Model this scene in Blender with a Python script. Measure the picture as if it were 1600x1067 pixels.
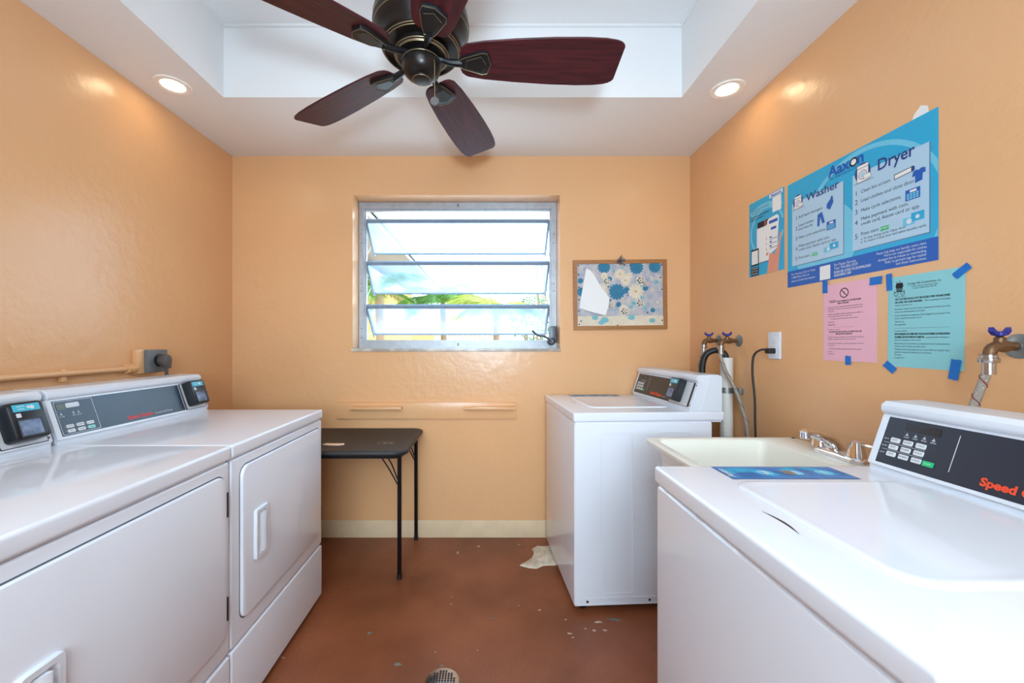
import bpy, bmesh, math, random
from mathutils import Matrix, Vector
random.seed(7)
PI = math.pi
for o in list(bpy.data.objects):
    bpy.data.objects.remove(o)
S = bpy.context.scene
COL = S.collection

# ------------------------------------------------------------------ camera
CAMZ = 1.23
cam_d = bpy.data.cameras.new('camera')
cam_d.sensor_width = 36
cam_d.lens = 36 * 622 / 1600
cam_d.shift_x = 38 / 1600
cam_d.shift_y = 3.5 / 1600
cam_d.clip_start = 0.02
cam = bpy.data.objects.new('camera', cam_d)
COL.objects.link(cam)
cam.location = (0, 0, CAMZ)
cam.rotation_euler = (PI / 2, 0, 0)
S.camera = cam

# ------------------------------------------------------------------ world, lights, exposure
def lin(c):
    return tuple((x / 255 / 12.92) if x / 255 <= 0.04045 else ((x / 255 + 0.055) / 1.055) ** 2.4 for x in c) + (1.0,)

w = bpy.data.worlds.new('sky')
S.world = w
w.use_nodes = True
nt = w.node_tree
bg = nt.nodes['Background']
tc = nt.nodes.new('ShaderNodeTexCoord')
sx = nt.nodes.new('ShaderNodeSeparateXYZ')
rp = nt.nodes.new('ShaderNodeValToRGB')
nt.links.new(tc.outputs['Generated'], sx.inputs[0])
nt.links.new(sx.outputs['Z'], rp.inputs[0])
nt.links.new(rp.outputs[0], bg.inputs[0])
rp.color_ramp.elements[0].position = 0.0
rp.color_ramp.elements[0].color = (0.86, 0.95, 1.0, 1)
rp.color_ramp.elements[1].position = 0.8
rp.color_ramp.elements[1].color = (0.62, 0.80, 1.0, 1)
bg.inputs[1].default_value = 4.6

def area(name, loc, target, size, power, color, size_y=None, spread=PI):
    l = bpy.data.lights.new(name, 'AREA')
    l.shape = 'RECTANGLE' if size_y else 'DISK'
    l.size = size
    if size_y:
        l.size_y = size_y
    l.energy = power
    l.color = color
    l.spread = spread
    o = bpy.data.objects.new(name, l)
    COL.objects.link(o)
    o.location = loc
    d = Vector(target) - Vector(loc)
    o.rotation_euler = d.to_track_quat('-Z', 'Y').to_euler()
    return o

# the photographer's flash bounced beside the camera, and added fill from behind it
area('photo_flash', (0.06, -0.68, 1.24), (0.0, 0.75, 2.45), 0.26, 23, (0.58, 0.80, 1.0), spread=2.1)
area('rear_fill', (-0.15, -1.35, 1.45), (0.0, 1.0, 0.6), 1.5, 25, (0.68, 0.87, 1.0), 1.7, spread=1.55)  # invented soft fill; the wall behind the camera has no opening
area('overhead_fill', (0.0, -0.45, 2.38), (0.1, 0.1, 0.0), 0.7, 20, (0.71, 0.90, 1.0))  # added overhead fill, brightens side walls and machine tops; no fixture modelled
area('window_daylight', (-0.2, 3.3, 2.0), (-0.15, 0.8, 0.9), 1.3, 10, (0.70, 0.86, 1.0), 1.0)

vs = S.view_settings
vs.view_transform = 'Standard'
vs.look = 'None'
vs.gamma = 1
vs.use_curve_mapping = False
vs.exposure = 0.19

# ------------------------------------------------------------------ materials
MATS = {}
def mat(name, col, rough=0.5, metal=0.0, bump=0.0, bscale=60, var=0.0, vscale=3, col2=None, emit=None, coat=0.0, spec=None, alpha=None, stretch=None, detail=3):
    if name in MATS:
        return MATS[name]
    m = bpy.data.materials.new(name)
    m.use_nodes = True
    n = m.node_tree
    p = n.nodes['Principled BSDF']
    p.inputs['Base Color'].default_value = lin(col)
    p.inputs['Roughness'].default_value = rough
    p.inputs['Metallic'].default_value = metal
    if spec is not None:
        p.inputs['Specular IOR Level'].default_value = spec
    if coat:
        p.inputs['Coat Weight'].default_value = coat
        p.inputs['Coat Roughness'].default_value = 0.08
    t = n.nodes.new('ShaderNodeTexCoord')
    mp = n.nodes.new('ShaderNodeMapping')
    n.links.new(t.outputs['Object'], mp.inputs[0])
    if stretch:
        mp.inputs['Scale'].default_value = stretch
    if var or col2:
        ns = n.nodes.new('ShaderNodeTexNoise')
        ns.inputs['Scale'].default_value = vscale
        ns.inputs['Detail'].default_value = detail
        n.links.new(mp.outputs[0], ns.inputs[0])
        r = n.nodes.new('ShaderNodeValToRGB')
        c = lin(col)
        r.color_ramp.elements[0].position = 0.35
        r.color_ramp.elements[1].position = 0.68
        if col2:
            r.color_ramp.elements[0].color = c
            r.color_ramp.elements[1].color = lin(col2)
        else:
            r.color_ramp.elements[0].color = tuple(x * (1 - var) for x in c[:3]) + (1,)
            r.color_ramp.elements[1].color = tuple(min(1, x * (1 + var)) for x in c[:3]) + (1,)
        n.links.new(ns.outputs['Fac'], r.inputs[0])
        n.links.new(r.outputs[0], p.inputs['Base Color'])
    if bump:
        nb = n.nodes.new('ShaderNodeTexNoise')
        nb.inputs['Scale'].default_value = bscale
        nb.inputs['Detail'].default_value = 4
        n.links.new(mp.outputs[0], nb.inputs[0])
        b = n.nodes.new('ShaderNodeBump')
        b.inputs['Strength'].default_value = bump
        b.inputs['Distance'].default_value = 0.01
        n.links.new(nb.outputs['Fac'], b.inputs['Height'])
        n.links.new(b.outputs[0], p.inputs['Normal'])
    if emit:
        p.inputs['Emission Color'].default_value = lin(col)
        p.inputs['Emission Strength'].default_value = emit
    MATS[name] = m
    return m

WALL = mat('peach_paint', (231, 178, 128), 0.27, bump=0.22, bscale=22, var=0.025, vscale=1.5)
CEIL = mat('ceiling_paint', (240, 238, 236), 0.55, bump=0.05, bscale=30)
BASE = mat('cream_vinyl', (228, 204, 168), 0.4, var=0.05, vscale=8)
ENAMEL = mat('white_enamel', (230, 233, 242), 0.07)
ENAMEL2 = mat('white_plastic', (224, 229, 238), 0.3)
GAP_SHADE = mat('gap_shade', (95, 98, 108), 0.6)  # grey standing in for shade in the dryer door gap
NAVY = mat('navy_panel', (34, 41, 55), 0.35, bump=0.03, bscale=400)
SLATE = mat('slate_panel', (44, 58, 72), 0.28)
BROWNP = mat('brown_panel', (40, 36, 34), 0.3)
BUTTON = mat('button_white', (225, 228, 232), 0.4)
PRINTW = mat('print_white', (215, 220, 225), 0.5)
GREEN = mat('button_green', (20, 190, 120), 0.4)
TEAL = mat('button_teal', (150, 215, 205), 0.4)
ORANGE = mat('print_orange', (235, 75, 40), 0.5)
REDP = mat('print_red', (220, 70, 75), 0.5)
DISPLAY = mat('display_dark', (38, 26, 24), 0.15)
BLACKP = mat('black_plastic', (24, 26, 32), 0.35)
CYANL = mat('cyan_label', (60, 180, 205), 0.4)
SCREEN = mat('reader_screen', (70, 82, 110), 0.12, col2=(120, 130, 160), vscale=40)
METAL = mat('steel', (190, 192, 195), 0.25, 1.0)
CHROME = mat('chrome', (225, 225, 228), 0.07, 1.0)
DARKM = mat('dark_hinge', (80, 78, 78), 0.4, 0.8)
BRONZE = mat('oiled_bronze', (38, 33, 31), 0.32, 0.55)
BLACKIRON = mat('black_iron', (24, 25, 27), 0.4, 0.3)
GOLD = mat('rubbed_gold', (150, 130, 98), 0.4, 0.6)
TUB = mat('cream_tub_plastic', (238, 234, 222), 0.28)
BRASS = mat('old_brass', (122, 92, 66), 0.45, 0.7, bump=0.2, bscale=90)
BLUEH = mat('blue_handle', (28, 40, 140), 0.4)
BRAID = mat('braided_hose', (176, 170, 160), 0.35, 0.5, bump=0.6, bscale=300)
RUBBER = mat('black_rubber', (22, 22, 24), 0.5)
PVC = mat('white_pipe', (228, 224, 216), 0.35)
GALV = mat('galvanised', (150, 155, 155), 0.4, 0.8)
ALUM = mat('aluminium_frame', (176, 180, 186), 0.42, 0.35, bump=0.05, bscale=80, var=0.08, vscale=30)
ALUMB = mat('sash_aluminium', (140, 158, 178), 0.42, 0.3, var=0.06, vscale=30)
SILL = mat('marble_sill', (232, 226, 216), 0.3, col2=(170, 160, 150), vscale=9)
WOOD = mat('frame_wood', (166, 112, 62), 0.45, var=0.15, vscale=5, stretch=(3, 30, 30))
PAPER = mat('white_paper', (236, 234, 232), 0.7)
GREYBOX = mat('grey_box', (108, 112, 116), 0.45)
GREYP = mat('grey_plug', (88, 82, 80), 0.5)
BLACKT = mat('black_vinyl', (30, 28, 28), 0.5, bump=0.2, bscale=150, var=0.2, vscale=9)
BLACKLEG = mat('black_leg', (14, 14, 18), 0.3, 0.3)
TAPE = mat('blue_tape', (12, 112, 196), 0.6, bump=0.1, bscale=120)
PINK = mat('pink_paper', (240, 182, 198), 0.7)
CYANP = mat('aqua_paper', (142, 206, 212), 0.7)
INK = mat('ink', (50, 55, 75), 0.7)
INKP = mat('ink_black', (28, 26, 34), 0.7)
POSTB = mat('poster_blue', (28, 168, 212), 0.4)
POSTL = mat('poster_light_blue', (110, 196, 224), 0.4)
POSTP = mat('poster_panel', (176, 206, 226), 0.45)
POSTD = mat('poster_deep_blue', (0, 88, 178), 0.4)
POSTN = mat('poster_navy', (22, 62, 130), 0.4)
SHADE = mat('printed_grey', (88, 120, 150), 0.5)
SKINP = mat('printed_skin', (226, 150, 124), 0.5)
STICK = mat('sticker_blue', (24, 126, 196), 0.3)
STICKL = mat('sticker_light', (90, 200, 235), 0.3)

def mahogany():
    m = bpy.data.materials.new('mahogany_blade')
    m.use_nodes = True
    n = m.node_tree
    p = n.nodes['Principled BSDF']
    t = n.nodes.new('ShaderNodeTexCoord')
    mp = n.nodes.new('ShaderNodeMapping')
    mp.inputs['Scale'].default_value = (2.2, 26, 26)
    ns = n.nodes.new('ShaderNodeTexNoise')
    ns.inputs['Scale'].default_value = 3.0
    ns.inputs['Detail'].default_value = 8
    r = n.nodes.new('ShaderNodeValToRGB')
    r.color_ramp.elements[0].position = 0.3
    r.color_ramp.elements[0].color = lin((48, 16, 20))
    r.color_ramp.elements[1].position = 0.7
    r.color_ramp.elements[1].color = lin((86, 30, 34))
    n.links.new(t.outputs['Object'], mp.inputs[0])
    n.links.new(mp.outputs[0], ns.inputs[0])
    n.links.new(ns.outputs['Fac'], r.inputs[0])
    n.links.new(r.outputs[0], p.inputs['Base Color'])
    p.inputs['Roughness'].default_value = 0.5
    p.inputs['Specular IOR Level'].default_value = 0.3
    return m
MAHOG = mahogany()

def floor_material():
    m = bpy.data.materials.new('terracotta_floor_paint')
    m.use_nodes = True
    n = m.node_tree
    L = n.links.new
    p = n.nodes['Principled BSDF']
    t = n.nodes.new('ShaderNodeTexCoord')
    def noise(s, d):
        x = n.nodes.new('ShaderNodeTexNoise')
        x.inputs['Scale'].default_value = s
        x.inputs['Detail'].default_value = d
        L(t.outputs['Object'], x.inputs[0])
        return x
    def ramp(a, ca, b, cb):
        r = n.nodes.new('ShaderNodeValToRGB')
        r.color_ramp.elements[0].position = a
        r.color_ramp.elements[0].color = ca
        r.color_ramp.elements[1].position = b
        r.color_ramp.elements[1].color = cb
        return r
    a = noise(2.2, 5)
    ra = ramp(0.35, lin((122, 66, 38)), 0.7, lin((160, 92, 60)))
    L(a.outputs['Fac'], ra.inputs[0])
    b = noise(160, 3)
    rb = ramp(0.3, (0.86, 0.86, 0.86, 1), 0.7, (1.08, 1.08, 1.08, 1))
    L(b.outputs['Fac'], rb.inputs[0])
    mx = n.nodes.new('ShaderNodeMix')
    mx.data_type = 'RGBA'
    mx.blend_type = 'MULTIPLY'
    mx.inputs[0].default_value = 1
    L(ra.outputs[0], mx.inputs[6])
    L(rb.outputs[0], mx.inputs[7])
    # sparse pale chips
    c = noise(13, 6)
    rc = ramp(0.715, (0, 0, 0, 1), 0.73, (1, 1, 1, 1))
    L(c.outputs['Fac'], rc.inputs[0])
    m2 = n.nodes.new('ShaderNodeMix')
    m2.data_type = 'RGBA'
    L(rc.outputs[0], m2.inputs[0])
    L(mx.outputs[2], m2.inputs[6])
    m2.inputs[7].default_value = lin((205, 180, 160))
    L(m2.outputs[2], p.inputs['Base Color'])
    p.inputs['Roughness'].default_value = 0.42
    h = noise(90, 5)
    h2 = noise(9, 5)
    ad = n.nodes.new('ShaderNodeMath')
    ad.operation = 'MULTIPLY_ADD'
    ad.inputs[1].default_value = 1.6
    L(h2.outputs['Fac'], ad.inputs[0])
    L(h.outputs['Fac'], ad.inputs[2])
    bp = n.nodes.new('ShaderNodeBump')
    bp.inputs['Strength'].default_value = 0.3
    bp.inputs['Distance'].default_value = 0.004
    L(ad.outputs[0], bp.inputs['Height'])
    L(bp.outputs[0], p.inputs['Normal'])
    return m
FLOOR = floor_material()

def glass_material(name='dusty_glass', haze=0.30):
    m = bpy.data.materials.new(name)
    m.use_nodes = True
    n = m.node_tree
    L = n.links.new
    n.nodes.remove(n.nodes['Principled BSDF'])
    out = n.nodes['Material Output']
    tr = n.nodes.new('ShaderNodeBsdfTransparent')
    tr.inputs[0].default_value = (0.90, 0.97, 1.0, 1)
    tl = n.nodes.new('ShaderNodeBsdfTranslucent')
    tl.inputs[0].default_value = (0.50, 0.66, 0.84, 1)
    gl = n.nodes.new('ShaderNodeBsdfGlossy')
    gl.inputs['Roughness'].default_value = 0.03
    gl.inputs[0].default_value = (1, 1, 1, 1)
    t = n.nodes.new('ShaderNodeTexCoord')
    ns = n.nodes.new('ShaderNodeTexNoise')
    ns.inputs['Scale'].default_value = 3.5
    ns.inputs['Detail'].default_value = 6
    L(t.outputs['Object'], ns.inputs[0])
    r = n.nodes.new('ShaderNodeValToRGB')
    r.color_ramp.elements[0].position = 0.3
    r.color_ramp.elements[0].color = (haze * 0.4,) * 3 + (1,)
    r.color_ramp.elements[1].position = 0.7
    r.color_ramp.elements[1].color = (haze * 1.9,) * 3 + (1,)
    L(ns.outputs['Fac'], r.inputs[0])
    m1 = n.nodes.new('ShaderNodeMixShader')
    L(r.outputs[0], m1.inputs[0])
    L(tr.outputs[0], m1.inputs[1])
    L(tl.outputs[0], m1.inputs[2])
    m2 = n.nodes.new('ShaderNodeMixShader')
    m2.inputs[0].default_value = 0.08
    L(m1.outputs[0], m2.inputs[1])
    L(gl.outputs[0], m2.inputs[2])
    L(m2.outputs[0], out.inputs[0])
    return m
GLASS = glass_material('dusty_glass', 0.24)

# ------------------------------------------------------------------ geometry helpers
def smooth_by_angle(me, deg=35):
    for p in me.polygons:
        p.use_smooth = True
    b = bmesh.new()
    b.from_mesh(me)
    lim = math.radians(deg)
    for e in b.edges:
        if len(e.link_faces) == 2 and e.calc_face_angle(0) > lim:
            e.smooth = False
    b.to_mesh(me)
    b.free()

def obj(name, bm, m, parent=None, world=False, smooth=True, recalc=True):
    me = bpy.data.meshes.new(name)
    if recalc:
        bmesh.ops.recalc_face_normals(bm, faces=bm.faces)
    bm.to_mesh(me)
    bm.free()
    for x in (m if isinstance(m, (list, tuple)) else [m]):
        me.materials.append(x)
    if smooth:
        smooth_by_angle(me)
    o = bpy.data.objects.new(name, me)
    COL.objects.link(o)
    if parent:
        o.parent = parent
        if world:
            mw = parent.matrix_basis.copy()
            q = parent
            while q.parent:
                mw = q.parent.matrix_basis @ q.matrix_parent_inverse @ mw if q is parent else q.parent.matrix_basis @ q.matrix_parent_inverse @ mw
                q = q.parent
            o.matrix_parent_inverse = mw.inverted()
    return o

def thing(name, label, cat, loc=(0, 0, 0), rotz=0, group=None, matrix=None):
    o = bpy.data.objects.new(name, None)
    COL.objects.link(o)
    if matrix is not None:
        o.matrix_basis = matrix
    else:
        o.location = loc
        o.rotation_euler = (0, 0, rotz)
        o.matrix_basis = Matrix.Translation(loc) @ Matrix.Rotation(rotz, 4, 'Z')
    o.empty_display_size = 0.05
    return tag(o, label, cat, group)

def tag(o, label, cat, group=None):
    o['label'] = label
    o['category'] = cat
    if group:
        o['group'] = group
    return o

def struct(o, label=None):
    o['kind'] = 'structure'
    if label:
        o['label'] = label
    return o

def B():
    return bmesh.new()

def box(bm, x0, x1, y0, y1, z0, z1, bev=0, seg=2, M=None, mi=0):
    t = bmesh.new()
    bmesh.ops.create_cube(t, size=1)
    for v in t.verts:
        v.co = Vector(((x0 + x1) / 2 + v.co.x * (x1 - x0), (y0 + y1) / 2 + v.co.y * (y1 - y0), (z0 + z1) / 2 + v.co.z * (z1 - z0)))
    if bev:
        bmesh.ops.bevel(t, geom=t.edges[:], offset=bev, segments=seg, profile=0.6, affect='EDGES')
    merge(bm, t, M, mi)

def merge(bm, t, M=None, mi=0):
    if M is not None:
        bmesh.ops.transform(t, matrix=M, verts=t.verts)
    for f in t.faces:
        f.material_index = mi
    me = bpy.data.meshes.new('tmp')
    t.to_mesh(me)
    t.free()
    bm.from_mesh(me)
    bpy.data.meshes.remove(me)

def loft(bm, loops, cap0=True, cap1=True, mi=0, closed=True):
    rings = [[bm.verts.new(p) for p in lp] for lp in loops]
    for a, b in zip(rings[:-1], rings[1:]):
        n = len(a)
        for i in range(n if closed else n - 1):
            f = bm.faces.new((a[i], a[(i + 1) % n], b[(i + 1) % n], b[i]))
            f.material_index = mi
    if cap0:
        bm.faces.new(rings[0][::-1]).material_index = mi
    if cap1:
        bm.faces.new(rings[-1]).material_index = mi

def rrect(x0, x1, y0, y1, r, n=5):
    pts = []
    for cx, cy, a in ((x1 - r, y1 - r, 0), (x0 + r, y1 - r, 90), (x0 + r, y0 + r, 180), (x1 - r, y0 + r, 270)):
        for i in range(n + 1):
            t = math.radians(a + 90 * i / n)
            pts.append((cx + r * math.cos(t), cy + r * math.sin(t)))
    return pts

def prism(bm, pts, z0, z1, M=None, mi=0, bev=0):
    t = bmesh.new()
    if bev:
        cx = sum(p[0] for p in pts) / len(pts)
        cy = sum(p[1] for p in pts) / len(pts)
        mxw = max(abs(p[0] - cx) for p in pts)
        myw = max(abs(p[1] - cy) for p in pts)
        sh = lambda d: [(cx + (p[0] - cx) * (1 - d / mxw), cy + (p[1] - cy) * (1 - d / myw)) for p in pts]
        s = 1 if z1 > z0 else -1
        loft(t, [[(p[0], p[1], z0) for p in pts], [(p[0], p[1], z1 - s * bev) for p in pts],
                 [(p[0], p[1], z1 - s * bev * 0.3) for p in sh(bev * 0.3)], [(p[0], p[1], z1) for p in sh(bev)]])
    else:
        loft(t, [[(p[0], p[1], z0) for p in pts], [(p[0], p[1], z1) for p in pts]])
    bmesh.ops.recalc_face_normals(t, faces=t.faces)
    merge(bm, t, M, mi)

def ring(bm, outer, inner, z0, z1, M=None, mi=0):
    t = bmesh.new()
    loft(t, [[(p[0], p[1], z) for p in lp] for lp, z in ((outer, z0), (outer, z1), (inner, z1), (inner, z0), (outer, z0))], False, False)
    bmesh.ops.remove_doubles(t, verts=t.verts, dist=1e-6)
    merge(bm, t, M, mi)

def lathe(bm, prof, c=(0, 0, 0), n=40, M=None, mi=0):
    t = bmesh.new()
    loops = []
    for r, z in prof:
        r = max(r, 1e-4)
        loops.append([(c[0] + r * math.cos(2 * PI * i / n), c[1] + r * math.sin(2 * PI * i / n), c[2] + z) for i in range(n)])
    loft(t, loops)
    merge(bm, t, M, mi)

def smooth_path(pts, sub=6):
    pts = [Vector(p) for p in pts]
    P = [pts[0] * 2 - pts[1]] + pts + [pts[-1] * 2 - pts[-2]]
    out = []
    for i in range(1, len(P) - 2):
        for k in range(sub):
            t = k / sub
            a, b, c, d = P[i - 1], P[i], P[i + 1], P[i + 2]
            out.append(0.5 * ((2 * b) + (c - a) * t + (2 * a - 5 * b + 4 * c - d) * t * t + (-a + 3 * b - 3 * c + d) * t ** 3))
    out.append(pts[-1])
    return out

def tube(bm, pts, r, n=10, sub=6, mi=0, smoothp=True):
    path = smooth_path(pts, sub) if smoothp and len(pts) > 2 else [Vector(p) for p in pts]
    m = len(path)
    rs = r if isinstance(r, (list, tuple)) else [r] * 2
    loops = []
    up = None
    for i, p in enumerate(path):
        d = (path[min(i + 1, m - 1)] - path[max(i - 1, 0)]).normalized()
        if up is None:
            up = Vector((0, 0, 1)) if abs(d.z) < 0.9 else Vector((1, 0, 0))
        s = d.cross(up).normalized()
        up = s.cross(d).normalized()
        f = i / max(1, m - 1) * (len(rs) - 1)
        k = min(int(f), len(rs) - 2)
        rr = rs[k] + (rs[k + 1] - rs[k]) * (f - k)
        loops.append([p + (s * math.cos(2 * PI * j / n) + up * math.sin(2 * PI * j / n)) * rr for j in range(n)])
    loft(bm, loops, mi=mi)

def copy_tree(o, parent=None):
    c = o.copy()
    COL.objects.link(c)
    if parent:
        c.parent = parent
    for ch in list(KIDS.get(o.name, [])) or [x for x in bpy.data.objects if x.parent == o]:
        if ch.parent == o:
            copy_tree(ch, c)
    return c
KIDS = {}

def place(o, loc, rotz):
    o.matrix_basis = Matrix.Translation(loc) @ Matrix.Rotation(rotz, 4, 'Z')

# text to mesh
def text_bm(s, size, bold=0.0, align='LEFT', shear=0.0):
    c = bpy.data.curves.new('t', 'FONT')
    c.body = s
    c.size = size
    c.offset = bold
    c.align_x = align
    c.shear = shear
    c.resolution_u = 3
    c.fill_mode = 'FRONT'
    o = bpy.data.objects.new('t', c)
    COL.objects.link(o)
    dg = bpy.context.evaluated_depsgraph_get()
    me = bpy.data.meshes.new_from_object(o.evaluated_get(dg))
    bpy.data.objects.remove(o)
    bpy.data.curves.remove(c)
    b = bmesh.new()
    b.from_mesh(me)
    bpy.data.meshes.remove(me)
    return b

class Flat:
    """flat print on a surface: local u, v in the plane, layers along the normal"""
    def __init__(s, mats, z0=0.0006, dz=0.0004):
        s.bm = bmesh.new()
        s.mats = list(mats)
        s.z0, s.dz = z0, dz
    def mi(s, m):
        if m not in s.mats:
            s.mats.append(m)
        return s.mats.index(m)
    def poly(s, pts, m, layer=0):
        s.k = getattr(s, 'k', 0) + 1
        z = s.z0 + layer * s.dz + min(s.k, 900) * getattr(s, 'eps', 0)
        f = s.bm.faces.new([s.bm.verts.new((p[0], p[1], z)) for p in pts])
        f.material_index = s.mi(m)
        f.normal_update()
        if f.normal.z < 0:
            f.normal_flip()
    def rect(s, x0, y0, x1, y1, m, layer=0):
        s.poly([(x0, y0), (x1, y0), (x1, y1), (x0, y1)], m, layer)
    def disc(s, x, y, r, m, layer=0, n=24, ry=None):
        ry = ry or r
        s.poly([(x + r * math.cos(2 * PI * i / n), y + ry * math.sin(2 * PI * i / n)) for i in range(n)], m, layer)
    def arc(s, x, y, r0, r1, a0, a1, m, layer=0, n=28, clip=None):
        A = [math.radians(a0 + (a1 - a0) * i / n) for i in range(n + 1)]
        for i in range(n):
            q = [(x + r1 * math.cos(A[i]), y + r1 * math.sin(A[i])), (x + r1 * math.cos(A[i + 1]), y + r1 * math.sin(A[i + 1])),
                 (x + r0 * math.cos(A[i + 1]), y + r0 * math.sin(A[i + 1])), (x + r0 * math.cos(A[i]), y + r0 * math.sin(A[i]))]
            if clip and any(not (clip[0] <= a <= clip[2] and clip[1] <= b <= clip[3]) for a, b in q):
                continue
            s.poly(q, m, layer)
    def line(s, x0, y0, x1, y1, wd, m, layer=0):
        d = Vector((x1 - x0, y1 - y0)).normalized()
        n = Vector((-d.y, d.x)) * wd / 2
        s.poly([(x0 + n.x, y0 + n.y), (x0 - n.x, y0 - n.y), (x1 - n.x, y1 - n.y), (x1 + n.x, y1 + n.y)], m, layer)
    def text(s, str_, x, y, size, m, layer=2, bold=0.0, align='LEFT', width=None, shear=0.0, rot=0.0):
        b = text_bm(str_, size, bold, align, shear)
        if width:
            xs = [v.co.x for v in b.verts]
            if xs and max(xs) > min(xs):
                k = width / (max(xs) - min(xs))
                for v in b.verts:
                    v.co.x *= k
        M = Matrix.Translation((x, y, s.z0 + layer * s.dz)) @ Matrix.Rotation(rot, 4, 'Z')
        merge(s.bm, b, M, s.mi(m))
    def build(s, name, parent, M=None, world=False):
        if M is not None:
            bmesh.ops.transform(s.bm, matrix=M, verts=s.bm.verts)
        return obj(name, s.bm, s.mats, parent, world, smooth=False, recalc=False)

# ------------------------------------------------------------------ room shell
XL, XR, YB, YF = -1.622, 1.285, 2.528, -1.5
ZC, ZT = 2.421, 2.769
WX0, WX1, WZ0, WZ1 = -0.858, 0.459, 1.197, 2.173

b = B(); box(b, XL - 0.3, XR + 0.3, YF - 0.2, YB + 0.2, -0.12, 0)
struct(obj('floor', b, FLOOR))
b = B(); box(b, XL - 0.2, XL, YF, YB + 0.2, 0, 2.95)
struct(obj('wall_left', b, WALL))
b = B(); box(b, XR, XR + 0.2, YF, YB + 0.2, 0, 2.95)
struct(obj('wall_right', b, WALL))
b = B()
for q in ((XL, WX0, 0, ZT), (WX1, XR, 0, ZT), (WX0, WX1, 0, WZ0), (WX0, WX1, WZ1, ZT)):
    box(b, q[0], q[1], YB, YB + 0.2, q[2], q[3])
struct(obj('wall_back', b, WALL))
b = B()
for q in ((XL, XR, 0, ZT),):
    box(b, q[0], q[1], YF - 0.15, YF, q[2], q[3])
struct(obj('wall_front', b, WALL))
# ceiling: dropped border around a raised tray
TX0, TX1, TY0, TY1 = -1.276, 0.938, 0.15, 1.924
b = B()
for q in ((XL, TX0, YF, YB), (TX1, XR, YF, YB), (TX0, TX1, TY1, YB), (TX0, TX1, YF, TY0)):
    box(b, q[0], q[1], q[2], q[3], ZC, ZT + 0.1)
box(b, TX0, TX1, TY0, TY1, ZT, ZT + 0.1)
struct(obj('ceiling', b, CEIL))
b = B()
ring(b, rrect(TX0 + .001, TX1 - .001, TY0 + .001, TY1 - .001, 0.001, 1), rrect(TX0 + 0.012, TX1 - 0.012, TY0 + 0.012, TY1 - 0.012, 0.001, 1), ZT - 0.012, ZT - 0.0005)
struct(obj('trim_1', b, CEIL))
b = B(); box(b, XL + .001, XR - .001, YB - 0.006, YB - .0005, 0.001, 0.111, 0.002)
for sxp in (-0.985, 0.35):
    box(b, sxp, sxp + 0.002, YB - 0.0068, YB - .001, 0.002, 0.110)
struct(obj('baseboard_back', b, BASE))

# floor drain
t = thing('floor_drain', 'round chrome floor drain with a perforated grate set in the red floor', 'drain', (-0.165, 1.447, 0))
b = B(); lathe(b, [(0.062, 0.0005), (0.062, 0.003), (0.058, 0.005), (0.0, 0.005)], n=36)
obj('rim', b, METAL, t)
f = Flat([BLACKP], 0.0056, 0.0002)
for i in range(-4, 5):
    for j in range(-4, 5):
        x, y = i * 0.0105, j * 0.0105
        if x * x + y * y < 0.045 ** 2:
            f.rect(x - 0.0038, y - 0.0038, x + 0.0038, y + 0.0038, BLACKP)
f.build('grate', t)

# worn marks on the floor paint (belong to the floor)
f = Flat([GALV], 0.0004, 0.0002)
WORN = mat('worn_concrete', (120, 118, 108), 0.7, var=0.2, vscale=60)
PALE = mat('pale_chip', (206, 186, 168), 0.7, var=0.1, vscale=90)
def blob(cx, cy, r, m, ry=None, n=11):
    ry = ry or r
    f.poly([(cx + r * random.uniform(.55, 1.1) * math.cos(2 * PI * i / n), cy + ry * random.uniform(.55, 1.1) * math.sin(2 * PI * i / n)) for i in range(n)], m)
def fl(px, py):
    y = 622 * CAMZ / (py - 537)
    return ((px - 762) / 622 * y, y)
for px, py, r, ry, m in ((577, 989, .014, .010, WORN), (621, 1038, .02, .010, WORN), (770, 966, .009, .008, WORN), (945, 985, .012, .006, PALE),
                         (884, 968, .008, .004, PALE), (890, 990, .013, .006, PALE), (915, 982, .008, .004, PALE), (928, 985, .01, .006, PALE), (960, 968, .035, .012, WORN),
                         (935, 972, .02, .008, PALE), (895, 996, .007, .004, PALE), (843, 953, .010, .005, PALE), (810, 946, .005, .003, PALE), (746, 1016, .004, .003, PALE), (706, 932, .004, .003, PALE),
                         (680, 1019, .004, .003, PALE), (690, 1040, .014, .006, WORN)):
    x, y = fl(px, py)
    blob(x, y, r, m, ry)
wm = f.build('floor_marks', bpy.data.objects['floor'])
wm['kind'] = 'stuff'

# scrap beside the far washer
t = thing('torn_scrap', 'torn off-white crumpled scrap lying on the floor at the front edge of the far washer', 'scrap', (0.285, 2.275, 0))
b = B()
sp_ = [fl(*q) for q in ((812, 884), (822, 879), (831, 873), (834, 866), (831, 858), (840, 854), (850, 855), (862, 853), (880, 860), (884, 876), (868, 884), (850, 884), (838, 889), (826, 888))]
cx_ = sum(q[0] for q in sp_) / len(sp_); cy_ = sum(q[1] for q in sp_) / len(sp_)
rings = []
for rr, h in ((1.0, .001), (.97, .006), (.80, .010), (.55, .007), (.30, .013)):
    rings.append([(cx_ + (q[0] - cx_) * rr - .285, cy_ + (q[1] - cy_) * rr - 2.275, h * random.uniform(.6, 1.5)) for q in sp_])
loft(b, rings)
obj('crumpled_sheet', b, mat('scrap_white', (218, 204, 184), 0.6, bump=0.6, bscale=60, var=0.15, vscale=30), t)

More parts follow.
